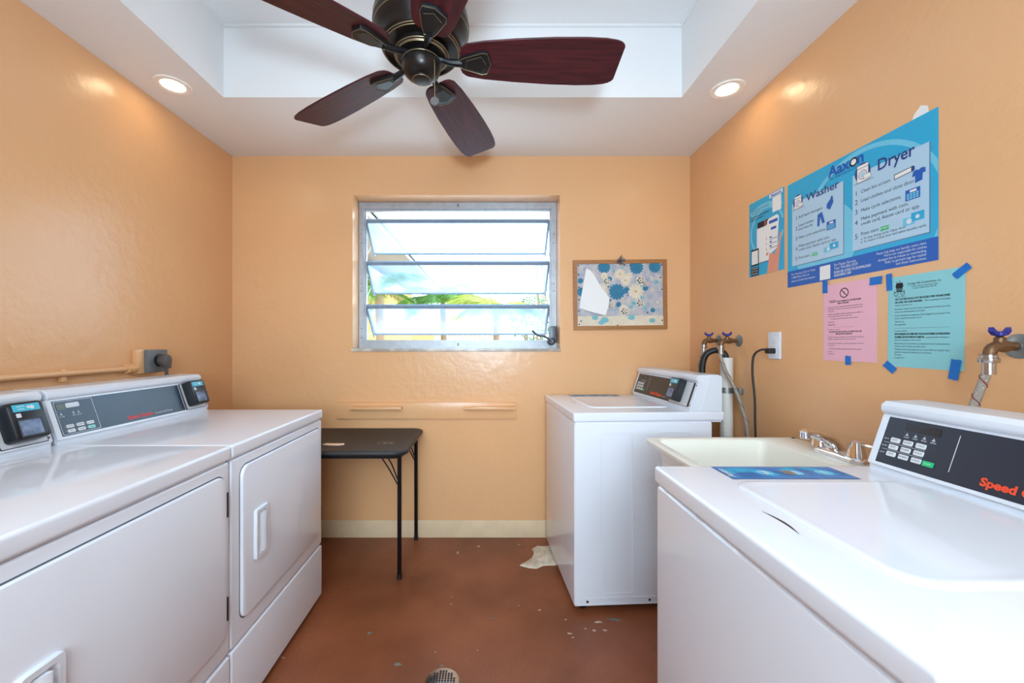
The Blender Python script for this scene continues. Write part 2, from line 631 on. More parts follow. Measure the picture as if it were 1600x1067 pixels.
# ------------------------------------------------------------------ window
win = bpy.data.objects.new('window_1', None)
COL.objects.link(win)
win.matrix_basis = Matrix.Translation((-0.2, YB + 0.12, WZ0))
win['kind'] = 'structure'
win['label'] = 'aluminium awning window with three dusty tilted panes above the marble sill'
FY = YB + 0.12
b = B()
fx0, fx1, fz0, fz1 = WX0 + 0.002, WX1 - 0.002, WZ0 + 0.002, WZ1 - 0.002
ring(b, [(fx0, fz0), (fx1, fz0), (fx1, fz1), (fx0, fz1)], [(fx0 + .034, fz0 + .050), (fx1 - .034, fz0 + .050), (fx1 - .034, fz1 - .042), (fx0 + .034, fz1 - .042)], 0, 0.05,
     Matrix.Translation((0, FY + .05, 0)) @ Matrix.Rotation(PI / 2, 4, 'X'))
ring(b, [(fx0 + .03, fz0 + .046), (fx1 - .03, fz0 + .046), (fx1 - .03, fz1 - .038), (fx0 + .03, fz1 - .038)], [(fx0 + .042, fz0 + .056), (fx1 - .042, fz0 + .056), (fx1 - .042, fz1 - .052), (fx0 + .042, fz1 - .052)], 0, 0.03,
     Matrix.Translation((0, FY + .048, 0)) @ Matrix.Rotation(PI / 2, 4, 'X'))
# rivets and a centre catch on the frame
for z in (1.27, 1.33, 1.58, 1.63, 1.9, 1.96):
    for x in (fx0 + .017, fx1 - .017):
        lathe(b, [(0.0035, 0), (0.003, 0.002), (0, 0.0025)], M=Matrix.Translation((x, FY, z)) @ Matrix.Rotation(PI / 2, 4, 'X'), n=10, mi=1)
for z in (fz0 + .028, fz1 - .02):
    box(b, -0.2, -0.193, FY - .004, FY + .001, z - .012, z + .008, mi=1)
obj('window_frame', b, [ALUM, DARKM], win, True)
GX0, GX1 = fx0 + .044, fx1 - .044
for topz in (2.051, 1.769, 1.478):
    b = B()
    M = Matrix.Translation((0, FY + .022, topz)) @ Matrix.Rotation(-math.radians(44), 4, 'X') @ Matrix.Rotation(-PI / 2, 4, 'X')
    # local: x across, y down the sash (after rotation), z thickness
    Ms = Matrix(((1, 0, 0, 0), (0, math.sin(math.radians(43)), math.cos(math.radians(43)), FY + .022), (0, -math.cos(math.radians(43)), math.sin(math.radians(43)), topz), (0, 0, 0, 1)))
    Ls = 0.252
    box(b, GX0, GX1, -0.012, 0.010, -0.010, 0.012, 0.002, M=Ms)
    box(b, GX0, GX1, Ls - 0.010, Ls, -0.006, 0.008, 0.002, M=Ms)
    for x in (GX0, GX1 - .012):
        box(b, x, x + .012, 0.008, Ls, -0.026, 0.012, 0.001, M=Ms)
    s_ = obj('window_sash', b, ALUMB, win, True)
    b = B()
    box(b, GX0 + .011, GX1 - .011, 0.008, Ls - .008, 0, 0.003, M=Ms)
    obj('window_glass', b, GLASS, s_, True)
    # hinge arms
    b = B()
    for x in (GX0 - .0035, GX1 + .0008):
        p1 = Ms @ Vector((x, Ls * .75, 0)); p0 = Vector((x, FY + .03, topz - .23))
        tube(b, [p0, p1], .004, 6)
        box(b, x, x + .003, FY + .02, FY + .045, topz - .25, topz - .02)
    obj('sash_arm', b, ALUM, s_, True)
b = B()
box(b, 0.405, 0.450, FY - .055, FY - .001, 1.235, 1.345, 0.008)
lathe(b, [(0.024, 0), (0.024, .03), (0.014, .045), (0, .046)], M=Matrix.Translation((0.415, FY - .03, 1.245)) @ Matrix.Rotation(PI / 2, 4, 'X'), n=20)
tube(b, [(0.41, FY - .075, 1.245), (0.37, FY - .085, 1.275), (0.32, FY - .09, 1.285), (0.285, FY - .095, 1.315)], [.008, .006, .007], 8)
obj('window_crank', b, mat('crank_metal', (92, 96, 104), 0.4, 0.6), win, True)
b = B(); box(b, WX0 - .006, WX1 + .004, YB - .012, FY + .0005, WZ0 - .016, WZ0 + .003, 0.003)
obj('window_sill', b, SILL, win, True)

# ------------------------------------------------------------------ outdoors
OUT = []
b = B(); box(b, -14, 14, YB + 0.25, 26, -0.4, -0.2)
struct(obj('ground', b, mat('pale_concrete', (225, 222, 215), 0.9, var=.05, vscale=1)))
hs = thing('neighbour_house', 'yellow stucco house with an overhanging shingled eave seen through the window', 'building', (-3.4, 7.5, -0.2))
YEL = mat('yellow_stucco', (224, 178, 104), 0.8, var=.05, vscale=2)
b = B(); box(b, -5.6, -2.0, 4.0, 10.5, -.2, 2.55)
obj('wall', b, YEL, hs, True)
b = B()
box(b, -6, -1.36, 3.7, 11.5, 2.66, 2.70)
box(b, -1.36, -1.33, 3.7, 11.5, 2.66, 2.82)
loft(b, [[(-1.33, 3.7, 2.82), (-6, 3.7, 4.0), (-6, 3.7, 2.72), (-1.33, 3.7, 2.72)], [(-1.33, 11.5, 2.82), (-6, 11.5, 4.0), (-6, 11.5, 2.72), (-1.33, 11.5, 2.72)]])
obj('roof', b, mat('soffit_grey', (176, 178, 184), 0.8, bump=.2, bscale=20), hs, True)
b = B(); box(b, -1.33, -1.29, 3.7, 11.5, 2.74, 2.84, .004)
obj('gutter', b, ENAMEL2, hs, True)
fh = thing('far_house', 'low orange house far behind the palms seen through the window gap', 'building', (-1.2, 16, -0.2))
b = B(); box(b, -3.2, 0.4, 15, 18, -.2, 2.6)
obj('wall', b, mat('orange_stucco', (222, 158, 100), 0.8), fh, True)
b = B(); loft(b, [[(-3.5, 14.7, 2.6), (.7, 14.7, 2.6), (.7, 18.3, 2.6), (-3.5, 18.3, 2.6)], [(-2.5, 16.2, 3.0), (-.3, 16.2, 3.0), (-.3, 16.8, 3.0), (-2.5, 16.8, 3.0)]])
obj('roof', b, mat('pale_roof', (206, 200, 194), 0.8), fh, True)
fe = thing('garden_fence', 'white board fence behind the garden plants outside the window', 'fence', (1.0, 12, -0.2))
b = B()
for i in range(66):
    x = -1.15 + i * .11
    box(b, x, x + .085, 8.6, 8.62, -.2, 1.72)
box(b, -1.15, 6.1, 8.62, 8.66, .1, .18); box(b, -1.15, 6.1, 8.62, 8.66, 1.45, 1.53)
obj('pickets', b, ENAMEL2, fe, True)

LEAFS = [mat('palm_green', (84, 140, 52), 0.5, var=.25, vscale=4), mat('palm_yellow_green', (164, 184, 66), 0.5, var=.2, vscale=4), mat('leaf_deep_green', (56, 122, 60), 0.5, var=.3, vscale=6)]
BARK = mat('palm_bark', (150, 132, 108), 0.8, bump=.4, bscale=20)
def frond_bm(L, az, elev, droop, wid, leafl, rnd):
    b = B()
    path = []
    p = Vector((0, 0, 0)); a = elev
    n = 34
    for i in range(n + 1):
        path.append(p.copy())
        p = p + Vector((math.cos(a), 0, math.sin(a))) * L / n
        a -= droop / n
    tube(b, path, [.012, .003], 5, smoothp=False)
    for i in range(3, n + 1):
        for sgn in (-1, 1):
            for k in range(2):
                t_ = (i - k * .5) / n
                q = path[i] if k == 0 else (path[i] + path[i - 1]) / 2
                d = (path[i] - path[i - 1]).normalized()
                ll = leafl * math.sin(PI * min(1, t_ * .85 + .12)) * rnd.uniform(.85, 1.1)
                side = Vector((0, sgn, 0))
                tip = q + (side * .85 + d * .7 + Vector((0, 0, -.25 - rnd.uniform(0, .3)))).normalized() * ll
                mid = (q + tip) / 2 + Vector((0, 0, .04 * ll))
                wv = d * wid
                vs_ = [b.verts.new(x) for x in (q - wv * .5, q + wv * .5, mid + wv * .6, tip, mid - wv * .6)]
                b.faces.new(vs_)
    bmesh.ops.rotate(b, verts=b.verts, matrix=Matrix.Rotation(az, 3, 'Z'))
    return b
def palm(name, label, px, py, y, L, nf, leaf, seed, elev=(.2, 1.2), group='palms outside the window'):
    rnd = random.Random(seed)
    x = (px - 762) / 622 * y
    z = CAMZ - (py - 537) * y / 622
    t = thing(name, label, 'palm', (x, y, -0.2), 0, group)
    b = B(); tube(b, [(0, 0, 0), (.02, .02, (z + .2) * .5), (0, 0, z + .2)], [.07, .05, .045], 10)
    obj('trunk', b, BARK, t)
    for i in range(nf):
        fb = frond_bm(L * rnd.uniform(.8, 1.1), 2 * PI * i / nf + rnd.uniform(-.2, .2), rnd.uniform(*elev), rnd.uniform(1.2, 1.9), .0065 * L / .8, .30 * L / .8, rnd)
        bmesh.ops.translate(fb, verts=fb.verts, vec=(0, 0, z + .2))
        obj('frond', fb, LEAFS[leaf], t, smooth=False, recalc=False)
palm('palm', 'green feathery palm close outside beside the yellow house', 592, 455, 4.6, .75, 9, 0, 1)
palm('palm', 'bushy palm with upright fronds rising in the middle of the window view', 692, 474, 6.5, .95, 11, 0, 2, (.5, 1.3))
palm('palm', 'yellow-green palm with low arching fronds in front of the white fence', 775, 488, 5.6, .95, 10, 1, 3, (.3, 1.0))
def shrub(label, px, py, y, r, h, seed, leaf=2, name='shrub', n=420):
    rnd = random.Random(seed)
    x = (px - 762) / 622 * y
    z = CAMZ - (py - 537) * y / 622
    t = thing(name, label, name, (x, y, -.2))
    b = B()
    for i in range(n):
        u = rnd.uniform(-1, 1); a = rnd.uniform(0, 2 * PI); rr = rnd.uniform(.55, 1) ** .5
        c = Vector((r * rr * math.sqrt(1 - u * u) * math.cos(a), r * rr * math.sqrt(1 - u * u) * math.sin(a), z + .2 - h / 2 + h / 2 * u * rr))
        d = Vector((rnd.uniform(-1, 1), rnd.uniform(-1, 1), rnd.uniform(-1, 1))).normalized()
        e = d.orthogonal().normalized()
        s = r * .13
        b.faces.new([b.verts.new(v) for v in (c, c + d * s * .5 + e * s * .35, c + d * s * 1.2, c + d * s * .5 - e * s * .35)])
    obj('foliage', b, LEAFS[leaf], t, smooth=False, recalc=False)
    b = B()
    for k in range(5):
        a = k * 1.3
        tube(b, [(0, 0, 0), (r * .2 * math.cos(a), r * .2 * math.sin(a), (z + .2) * .5), (r * .5 * math.cos(a), r * .5 * math.sin(a), z + .1)], [.03, .012], 6)
    obj('stem', b, BARK, t)
shrub('leafy green shrub beside the yellow-green palm outside the window', 832, 462, 6.5, .42, .75, 5)
shrub('thin tree with a small dark green top rising above the far shrub', 846, 406, 9.5, .28, 1.1, 6, name='tree')
shrub('low dark green bush at the foot of the white fence', 762, 533, 6.6, .35, .5, 8)

# ------------------------------------------------------------------ laundry machines
TH = math.atan2(.043, .125)
def face_matrix(x, v, n=0.0):
    """on the slanted console face: u along x, v up the slope, n outwards"""
    U = Vector((1, 0, 0)); V = Vector((0, math.sin(TH), math.cos(TH))); Nn = U.cross(V)
    o = Vector((x, .195, .93)) + V * v + Nn * n
    return Matrix(((U.x, V.x, Nn.x, o.x), (U.y, V.y, Nn.y, o.y), (U.z, V.z, Nn.z, o.z), (0, 0, 0, 1)))

def console(t, hw):
    b = B()
    prof = [(.195, .914), (.195, .93), (.2355, 1.050), (.227, 1.056), (.224, 1.064), (.225, 1.074), (.236, 1.084), (.328, 1.086), (.344, 1.078), (.347, 1.066), (.347, .914)]
    loft(b, [[(x, p[0] + s, p[1] - s) if False else (x, p[0], p[1]) for p in prof] for x, s in ((-hw, 0), (hw, 0))])
    bmesh.ops.recalc_face_normals(b, faces=b.faces)
    ed = [e for e in b.edges if abs(e.verts[0].co.x) > hw - 1e-4 and abs(e.verts[0].co.x - e.verts[1].co.x) < 1e-5]
    bmesh.ops.bevel(b, geom=ed, offset=.004, segments=2, affect='EDGES')
    for s_x in (-1, 1):
        tube(b, [(s_x * (hw + .0004), .243, .917), (s_x * (hw + .0004), .290, 1.083)], .0012, 5)
    c = obj('console', b, ENAMEL2, t)
    # raised bezel around the face
    b = B()
    ring(b, rrect(-hw + .002, hw - .002, -.004, .128, .004, 2), rrect(-hw + .018, hw - .018, .004, .122, .002, 2), 0, .003, face_matrix(0, 0))
    obj('bezel', b, ENAMEL2, c)
    b = B()
    for z in (.012, .11):
        lathe(b, [(.0035, 0), (.003, .0015), (0, .002)], M=face_matrix(hw - .009, z, .003), n=10)
    obj('console_screw', b, DARKM, c)
    return c

def reader(t, xc, plate0, plate1):
    r = None
    b = B()
    prism(b, rrect(plate0, plate1, .004, .122, .004), 0, .0045, face_matrix(0, 0))
    pl = obj('reader_plate', b, mat('plate_grey', (205, 208, 212), .35), t)
    b = B()
    ring(b, rrect(plate0 - .0025, plate1 + .0025, .0015, .1245, .004), rrect(plate0, plate1, .004, .122, .004), 0, .004, face_matrix(0, 0))
    obj('plate_gasket', b, BLACKP, pl)
    b = B()
    M = face_matrix(xc, 0)
    loft(b, [[tuple(M @ Vector((p[0] * k, p[1] * k + .070, n))) for p in rrect(-.046, .046, -.056, .056, .012)] for n, k in ((.004, 1.0), (.034, 1.0), (.040, .97), (.042, .92))])
    rd = obj('card_reader', b, BLACKP, t)
    b = B()
    prism(b, rrect(-.034, .034, .085 + .012, .118, .002), .0421, .0428, M)
    obj('reader_label', b, CYANL, rd)
    b = B()
    prism(b, rrect(-.030, -.018, .080, .092, .001, 2), .0421, .0427, M)
    obj('blank_sticker', b, PRINTW, rd)
    b = B()
    ring(b, rrect(-.034, .030, .022, .074, .004), rrect(-.030, .026, .026, .070, .003), .042, .0445, M)
    obj('screen_bezel', b, BLACKP, rd)
    b = B()
    prism(b, rrect(-.030, .026, .026, .070, .003), .0421, .0432, M)
    obj('reader_screen', b, SCREEN, rd)
    f = Flat([PRINTW], .0430, .0002)
    f.disc(0.005, .108, .004, PRINTW); f.disc(.014, .107, .006, PRINTW); f.rect(-.022, .103, -.006, .105, PRINTW); f.rect(-.024, .111, -.004, .113, PRINTW)
    f.build('label_print', rd, M)

def keys(t, cols, rows, x0, dx, v0, dv, bw, bh, special, smat, M0):
    for r in range(rows):
        for c in range(cols):
            m = smat if (r, c) == special else BUTTON
            b = B()
            prism(b, rrect(x0 + c * dx - bw / 2, x0 + c * dx + bw / 2, v0 - r * dv - bh / 2, v0 - r * dv + bh / 2, .002, 3), .002, .0042, M0)
            obj('key', b, m, t)

def washer_body(t):
    hw = .3265
    b = B()
    box(b, -hw + .004, hw - .004, -.351, .300, .03, .868, .012, 3)
    cab = obj('cabinet', b, ENAMEL, t)
    b = B()
    # embossed panels and base strip on the side facing the camera
    for s in (-1, 1):
        Ms = Matrix(((0, 0, s, s * (hw - .0042)), (1, 0, 0, 0), (0, 1, 0, 0), (0, 0, 0, 1)))
        for y0, y1 in ((-.226, -.075), (.045, .198)):
            ring(b, rrect(y0, y1, .085, .825, .012), rrect(y0 + .006, y1 - .006, .091, .819, .008), 0, .0022, Ms)
        ring(b, rrect(-.315, .280, .037, .070, .004), rrect(-.312, .277, .040, .067, .003), 0, .002, Ms)
    obj('embossing', b, ENAMEL, cab)
    b = B()
    for y in (-.29, .0, .255):
        lathe(b, [(.006, 0), (.005, .002), (0, .003)], M=Matrix.Translation((hw - .004, y, .053)) @ Matrix.Rotation(PI / 2, 4, 'Y'), n=12)
    obj('screw', b, DARKM, cab)
    for sx_ in (-1, 1):
        for sy_ in (-1, 1):
            b = B(); lathe(b, [(.02, .0015), (.022, .008), (.012, .012), (.012, .035)], c=(sx_ * .27, sy_ * .30, 0), n=16)
            obj('foot', b, RUBBER, t)
    # top slab
    b = B(); box(b, -hw, hw, -.355, .355, .873, .915, .009, 4)
    box(b, -hw + .01, hw - .01, -.345, .345, .866, .875)
    obj('top_panel', b, ENAMEL, t)
    # lid
    b = B()
    outer = rrect(-.200, .192, -.238, .170, .045, 8)
    sh = lambda d: rrect(-.200 + d, .192 - d, -.238 + d, .170 - d, .045 - d * .6, 8)
    loft(b, [[(p[0], p[1], z) for p in sh(d)] for d, z in ((0, .9145), (.0, .9175), (.003, .9195), (.008, .9205), (.016, .9200), (.024, .9193))])
    lid = obj('lid', b, ENAMEL, t)
    b = B()
    # finger slot: dark crescent in front of the lid
    n = 12
    top = [(-.045 + .09 * i / n, -.270 + .009 * math.sin(PI * i / n)) for i in range(n + 1)]
    bot = [(-.045 + .09 * i / n, -.270 + .004 * math.sin(PI * i / n)) for i in range(n + 1)][::-1]
    prism(b, top + bot[1:-1], .9142, .9156)
    obj('lid_slot', b, BLACKP, t)

def washer_panel(t, pm):
    c = console(t, .3225)
    M0 = face_matrix(0, 0)
    b = B(); prism(b, rrect(-.304, .304, .004, .122, .002, 2), 0, .002, M0)
    p = obj('control_panel', b, pm, t)
    keys(p, 3, 3, -.272, .0285, .066, .0175, .0205, .0115, (-1, -1), GREEN, M0)
    b = B(); prism(b, rrect(-.2005, -.1795, .024, .036, .002, 3), .002, .0045, M0)
    obj('start_key', b, GREEN, p)
    b = B(); prism(b, rrect(-.258, -.186, .096, .113, .001, 2), .002, .0028, M0)
    obj('display', b, DISPLAY, p)
    f = Flat([PRINTW], .0024, .0003)
    f.rect(-.1505, .026, -.149, .108, PRINTW)
    for r in range(2):
        f.rect(-.298, .0575 - r * .0175 - .0004, -.205, .0575 - r * .0175 + .0004, PRINTW)
    for r, s in enumerate(('HEAVY', 'NORM', 'LIGHT')):
        f.text(s, -.300, .0645 - r * .0175, .0052, PRINTW, 1, width=.012)
    for i, s in enumerate(('LID', 'WASH', 'RINSE', 'SPIN')):
        x = -.256 + i * .019
        f.disc(x + .004, .0885, .0012, PRINTW, n=10)
        f.rect(x + .001, .0835, x + .007, .0862, PRINTW)
        f.text(s, x - .001, .0775, .0055, PRINTW, 1, width=.011)
    f.text('Speed Queen', -.094, .018, .0225, ORANGE, 1, bold=.0010, width=.125)
    f.text('Commercial Washer', .036, .018, .009, PRINTW, 1, width=.052)
    f.build('panel_print', p, M0)
    f = Flat([INK], .0046, .0002)
    for r, row in enumerate((('HOT', 'WARM', 'COLD'), ('HOT', 'WARM', 'COLD'), ('HOT', 'WARM', 'COLD'))):
        for cc, s in enumerate(row):
            f.text(s, -.272 + cc * .0285, .0645 - r * .0175, .006, INKP, 0, align='CENTER')
    f.text('START', -.190, .0283, .005, PRINTW, 0, align='CENTER')
    f.build('key_print', p, M0)
    reader(t, .185, .125, .290)

def sticker(t, far=False):
    # instruction sticker along the lid side edge
    b = B()
    Mst = Matrix(((0, -1, 0, -.2165), (-1, 0, 0, .0), (0, 0, 1, .9155), (0, 0, 0, 1)))
    # u runs away from the machine's front edge, v towards its left end
    Mst = Matrix(((0, -1, 0, -.2225), (1, 0, 0, -.215), (0, 0, 1, .9151), (0, 0, 0, 1)))
    f = Flat([STICK], .0004, .0002)
    W_, H_ = .30, .092
    f.rect(0, 0, W_, H_, POSTN, 0)
    f.rect(.003, .003, W_ - .003, H_ - .003, STICK, 1)
    f.arc(.06, .0, .05, .08, 20, 160, POSTB, 2, clip=(.003, .003, W_ - .003, H_ - .003))
    f.arc(.21, .02, .05, .07, 10, 150, POSTB, 2, clip=(.003, .003, W_ - .003, H_ - .003))
    for i, s in enumerate('321'):
        x = .105 + i * .072
        f.disc(x, .045, .019, POSTL, 3, ry=.019)
        f.disc(x, .045, .016, STICKL, 4, ry=.016)
        f.text(s, x, .034, .032, PRINTW, 5, bold=.0006, align='CENTER', rot=0)
        for k in range(6):
            f.rect(x + .022, .066 - k * .008, x + .022 + random.uniform(.015, .026), .0672 - k * .008, POSTN, 3)
    f.text('Aaxon', .018, .014, .024, PRINTW, 3, bold=.0005, rot=PI / 2, width=.06)
    for k in range(8):
        f.rect(.034 + k * .006, .012, .0355 + k * .006, .012 + random.uniform(.03, .065), POSTN, 3)
    f.rect(.150, .030, .176, .058, mat('printed_tan', (170, 150, 140), .5), 6)
    for k in range(5):
        f.rect(.153, .034 + k * .005, .172, .0355 + k * .005, INKP, 7)
    return f.build('instruction_sticker', t, Mst)

def washer():
    t = thing('washing_machine', '', 'washing machine', group='commercial top-load washers')
    washer_body(t)
    return t

wA = washer()
washer_panel(wA, NAVY)
sticker(wA)
wB = copy_tree(wA)
wA['label'] = 'white top-loading washer nearest the camera with an orange-lettered navy control panel'
wB['label'] = 'white top-loading washer in the far corner beside the window wall, next to the supply valves'
place(wA, (.785, .7025, 0), -PI / 2)
place(wB, (.7273, 2.1527, 0), -PI / 2 + math.radians(3.1))
for o in bpy.data.objects:
    if o.parent == wB and o.name.startswith('control_panel'):
        o.data = o.data.copy()
        o.data.materials[0] = BROWNP

def dryer():
    t = thing('clothes_dryer', '', 'dryer', group='commercial dryers')
    hw = .3405
    b = B()
    box(b, -hw + .002, hw - .002, -.352, .352, .272, .866, .010, 3)
    cab = obj('cabinet', b, ENAMEL, t)
    b = B()
    box(b, -hw + .002, hw - .002, -.354, .352, .028, .266, .010, 3)
    box(b, -hw + .012, hw - .012, -.340, .340, .262, .276)
    obj('toe_panel', b, ENAMEL, t)
    b = B(); box(b, -hw + .03, hw - .03, -.33, .34, .004, .032)
    obj('base', b, BLACKIRON, t)
    b = B(); box(b, -hw, hw, -.357, .355, .871, .914, .010, 4)
    box(b, -hw + .01, hw - .01, -.343, .343, .862, .875)
    obj('top_panel', b, ENAMEL, t)
    # door
    Mf = Matrix(((1, 0, 0, 0), (0, 0, -1, -.352), (0, 1, 0, 0), (0, 0, 0, 1)))
    dr = rrect(-.295, .312, .335, .833, .035, 8)
    b = B(); prism(b, rrect(-.2985, .3155, .3315, .8365, .037, 8), .0, .0008, Mf)  # dark sheet painted in for the shadow line around the door
    obj('door_gap_shade', b, GAP_SHADE, t)
    b = B(); prism(b, dr, .0006, .011, Mf, bev=.006)
    d = obj('door', b, ENAMEL, t)
    b = B()
    Mh = Mf @ Matrix.Translation((0, 0, .011))
    o_ = rrect(-.236, -.158, .498, .668, .010, 4)
    i_ = rrect(-.222, -.172, .514, .652, .012, 4)
    tt = bmesh.new()
    loft(tt, [[(p[0], p[1], z) for p in lp] for lp, z in ((o_, -.002), (o_, .007), (rrect(-.234, -.160, .5, .666, .010, 4), .010), (rrect(-.224, -.170, .511, .655, .012, 4), .010), (i_, .007), (rrect(-.214, -.176, .52, .646, .010, 4), -.0015))], False, True)
    merge(b, tt, Mh)
    # sloping grip lip
    tt = bmesh.new()
    loft(tt, [[(-.222, y, .0), (-.205, y, .011), (-.192, y, .016), (-.187, y, .016), (-.192, y, .0)] for y in (.516, .650)])
    merge(b, tt, Mh)
    obj('handle', b, ENAMEL2, d)
    for z0, z1 in ((.702, .776), (.388, .458)):
        b = B()
        prism(b, rrect(.3135, .3225, z0, z1, .001, 1), 0, .006, Mf)
        tube(b, [Mf @ Vector((.3175, z0, .0065)), Mf @ Vector((.3175, z1, .0065))], .0035, 8)
        obj('hinge', b, DARKM, d)
    c = console(t, .3365)
    M0 = face_matrix(0, 0)
    b = B(); prism(b, rrect(-.318, .196, .004, .122, .002, 2), 0, .002, M0)
    p = obj('control_panel', b, SLATE, t)
    keys(p, 3, 2, -.2865, .033, .034, .0155, .023, .0105, (1, 2), TEAL, M0)
    b = B(); prism(b, rrect(-.308, -.282, .092, .110, .001, 2), .002, .0028, M0)
    obj('display', b, mat('display_olive', (88, 86, 62), .2), p)
    b = B(); prism(b, rrect(-.279, -.236, .095, .111, .004, 3), .002, .0026, M0)
    obj('display_sticker', b, PRINTW, p)
    f = Flat([PRINTW], .0024, .0003)
    ring(f.bm, rrect(-.313, -.190, .008, .119, .003, 2), rrect(-.3118, -.1912, .0092, .1178, .003, 2), .0021, .0024)
    for i, x in enumerate((-.300, -.262, -.246)):
        f.disc(x, .081, .0013, PRINTW, n=10)
        f.rect(x - .003, .074, x + .003, .077, PRINTW)
        f.text(('DOOR', 'DRY', 'COOL')[i], x, .066, .0055, PRINTW, 1, align='CENTER')
    for r in range(2):
        for cc in range(3):
            f.disc(-.3015 + cc * .033, .034 - r * .0155, .0012, PRINTW, n=8)
    f.text('Speed Queen', -.083, .016, .0185, REDP, 1, bold=.0009, width=.113)
    f.text('Commercial Dryer', .036, .016, .0115, PRINTW, 1, width=.092)
    f.build('panel_print', p, M0)
    f = Flat([INK], .0046, .0002)
    for r, row in enumerate((('NORMAL', 'DELICATE', 'NO HEAT'), ('PERM', 'MEDIUM', 'START'))):
        for cc, s in enumerate(row):
            f.text(s, -.2865 + cc * .033, .0325 - r * .0155, .0045, INKP, 0, align='CENTER')
    f.build('key_print', p, M0)
    reader(t, .262, .205, .322)
    return t
dA = dryer()
dB = copy_tree(dA)
dA['label'] = 'white front-load dryer nearest the camera, its grey panel cut off by the photo edge'
dB['label'] = 'white front-load dryer with its whole grey control panel in view, beside the black table'
place(dA, (-1.151, .8945, 0), PI / 2)
place(dB, (-1.151, 1.5775, 0), PI / 2)

# ------------------------------------------------------------------ utility tub and faucet
t = thing('utility_sink', 'cream plastic laundry tub between the two washers under the outlet', 'sink', (.89, 1.285, 0))
b = B()
X0, X1, Y0, Y1 = .600, 1.172, 1.045, 1.530
def rr_(d, z, x1=None, r=.03):
    return [(p[0], p[1], z) for p in rrect(X0 + d, (x1 or X1 - d), Y0 + d, Y1 - d, r, 5)]
loft(b, [rr_(.10, .50), rr_(.035, .835), rr_(.022, .845), rr_(.022, .850), rr_(.003, .852), rr_(0, .858), rr_(0, .868), rr_(.006, .872),
         rr_(.028, .872, 1.045), rr_(.036, .866, 1.037), rr_(.050, .70, 1.02), rr_(.075, .56, .99, .05), rr_(.10, .53, .96, .05)])
obj('basin', b, TUB, t, True)
b = B(); lathe(b, [(.04, .5305), (.038, .534), (.01, .532), (0, .532)], c=(.83, 1.285, 0), n=24)
obj('drain_strainer', b, METAL, t, True)
for x in (.70, 1.07):
    for y in (1.14, 1.43):
        b = B(); box(b, x - .018, x + .018, y - .018, y + .018, 0.001, .56, .004)
        obj('leg', b, TUB, t, True)
b = B(); lathe(b, [(.006, 0), (.005, .003), (0, .004)], c=(1.158, 1.508, .872), n=12)
lathe(b, [(.006, 0), (.005, .003), (0, .004)], c=(1.150, 1.385, .872), n=12)
obj('screw', b, DARKM, t, True)

t = thing('sink_faucet', 'chrome two-handle faucet mounted on the rear deck of the laundry tub', 'faucet', (1.112, 1.255, .872))
b = B()
def rrx(d, z): return [(p[0], p[1], z) for p in rrect(-.028 + d, .028 - d, -.085 + d, .085 - d, .024 - d * .5, 6)]
loft(b, [rrx(0, .001), rrx(0, .010), rrx(.004, .016), rrx(.010, .020)])
obj('base_plate', b, CHROME, t)
b = B()
sp = [(.010, .03, .015), (-.006, .028, .045), (-.035, .02, .058), (-.075, .012, .070), (-.108, .008, .076)]
tube(b, sp, [.024, .020, .016, .013, .013], 14)
lathe(b, [(.013, 0), (.014, -.018), (.011, -.022), (0, -.022)], c=(-.105, .008, .078), n=16)
obj('spout', b, CHROME, t)
for y, a in ((-.055, -70), (.078, 120)):
    b = B()
    lathe(b, [(.024, .018), (.022, .03), (.016, .055), (.015, .062), (.008, .066), (0, .066)], c=(0, y, 0), n=20)
    ca, sa = math.cos(math.radians(a)), math.sin(math.radians(a))
    tube(b, [(0, y, .055), (.02 * ca, y + .02 * sa, .056), (.055 * ca, y + .055 * sa, .054)], [.006, .004, .006], 8)
    obj('tap_handle', b, CHROME, t)

# ------------------------------------------------------------------ folding table
t = thing('folding_table', 'small black folding table with worn vinyl top under the peach rail', 'table', (-.85, 2.235, 0))
b = B()
P = rrect(-1.30, -.402, 1.955, 2.512, .055, 6)
def tp(d, z): return [(p[0], p[1], z) for p in rrect(-1.30 + d, -.402 - d, 1.955 + d, 2.512 - d, .055 - d * .5, 6)]
loft(b, [tp(.012, .676), tp(.002, .678), tp(0, .682), tp(0, .691), tp(.004, .697), tp(.012, .700), tp(.030, .6995)])
obj('table_top', b, BLACKT, t, True)
b = B()
ring(b, rrect(-1.27, -.432, 1.992, 2.482, .05, 6), rrect(-1.25, -.452, 2.012, 2.462, .04, 6), .655, .678)
obj('apron', b, BLACKLEG, t, True)
for sx_, top, bot in ((1, (-.445, 2.01, .676), (-.462, 2.085, .012)), (1, (-.445, 2.470, .676), (-.450, 2.500, .012)),
                      (-1, (-1.25, 2.01, .676), (-1.26, 2.04, .012)), (-1, (-1.25, 2.47, .676), (-1.26, 2.49, .012))):
    b = B(); tube(b, [top, bot], .011, 10, smoothp=False)
    l = obj('leg', b, BLACKLEG, t, True)
    b = B(); lathe(b, [(.013, 0), (.014, .012), (.012, .03)], c=(bot[0], bot[1], .001), n=12)
    obj('rubber_foot', b, RUBBER, l, True)
for y, z in ((2.03, .50), (2.48, .50)):
    b = B()
    tube(b, [(-.452, y, .50), (-.50, y - .005, .59), (-.535, y - .01, .648)], .0035, 6)
    tube(b, [(-.452, y, .52), (-.485, y - .005, .61), (-.505, y - .01, .650)], .0035, 6)
    obj('leg_brace', b, BLACKLEG, t, True)
f = Flat([PAPER], .7008, .0003)
for k in range(26):
    x = random.uniform(-.60, -.51); y = random.uniform(2.10, 2.17)
    f.line(x, y, x + random.uniform(.008, .02), y + random.uniform(-.006, .006), .0025, PALE)
f.build('surface_scuffs', t, None, True)
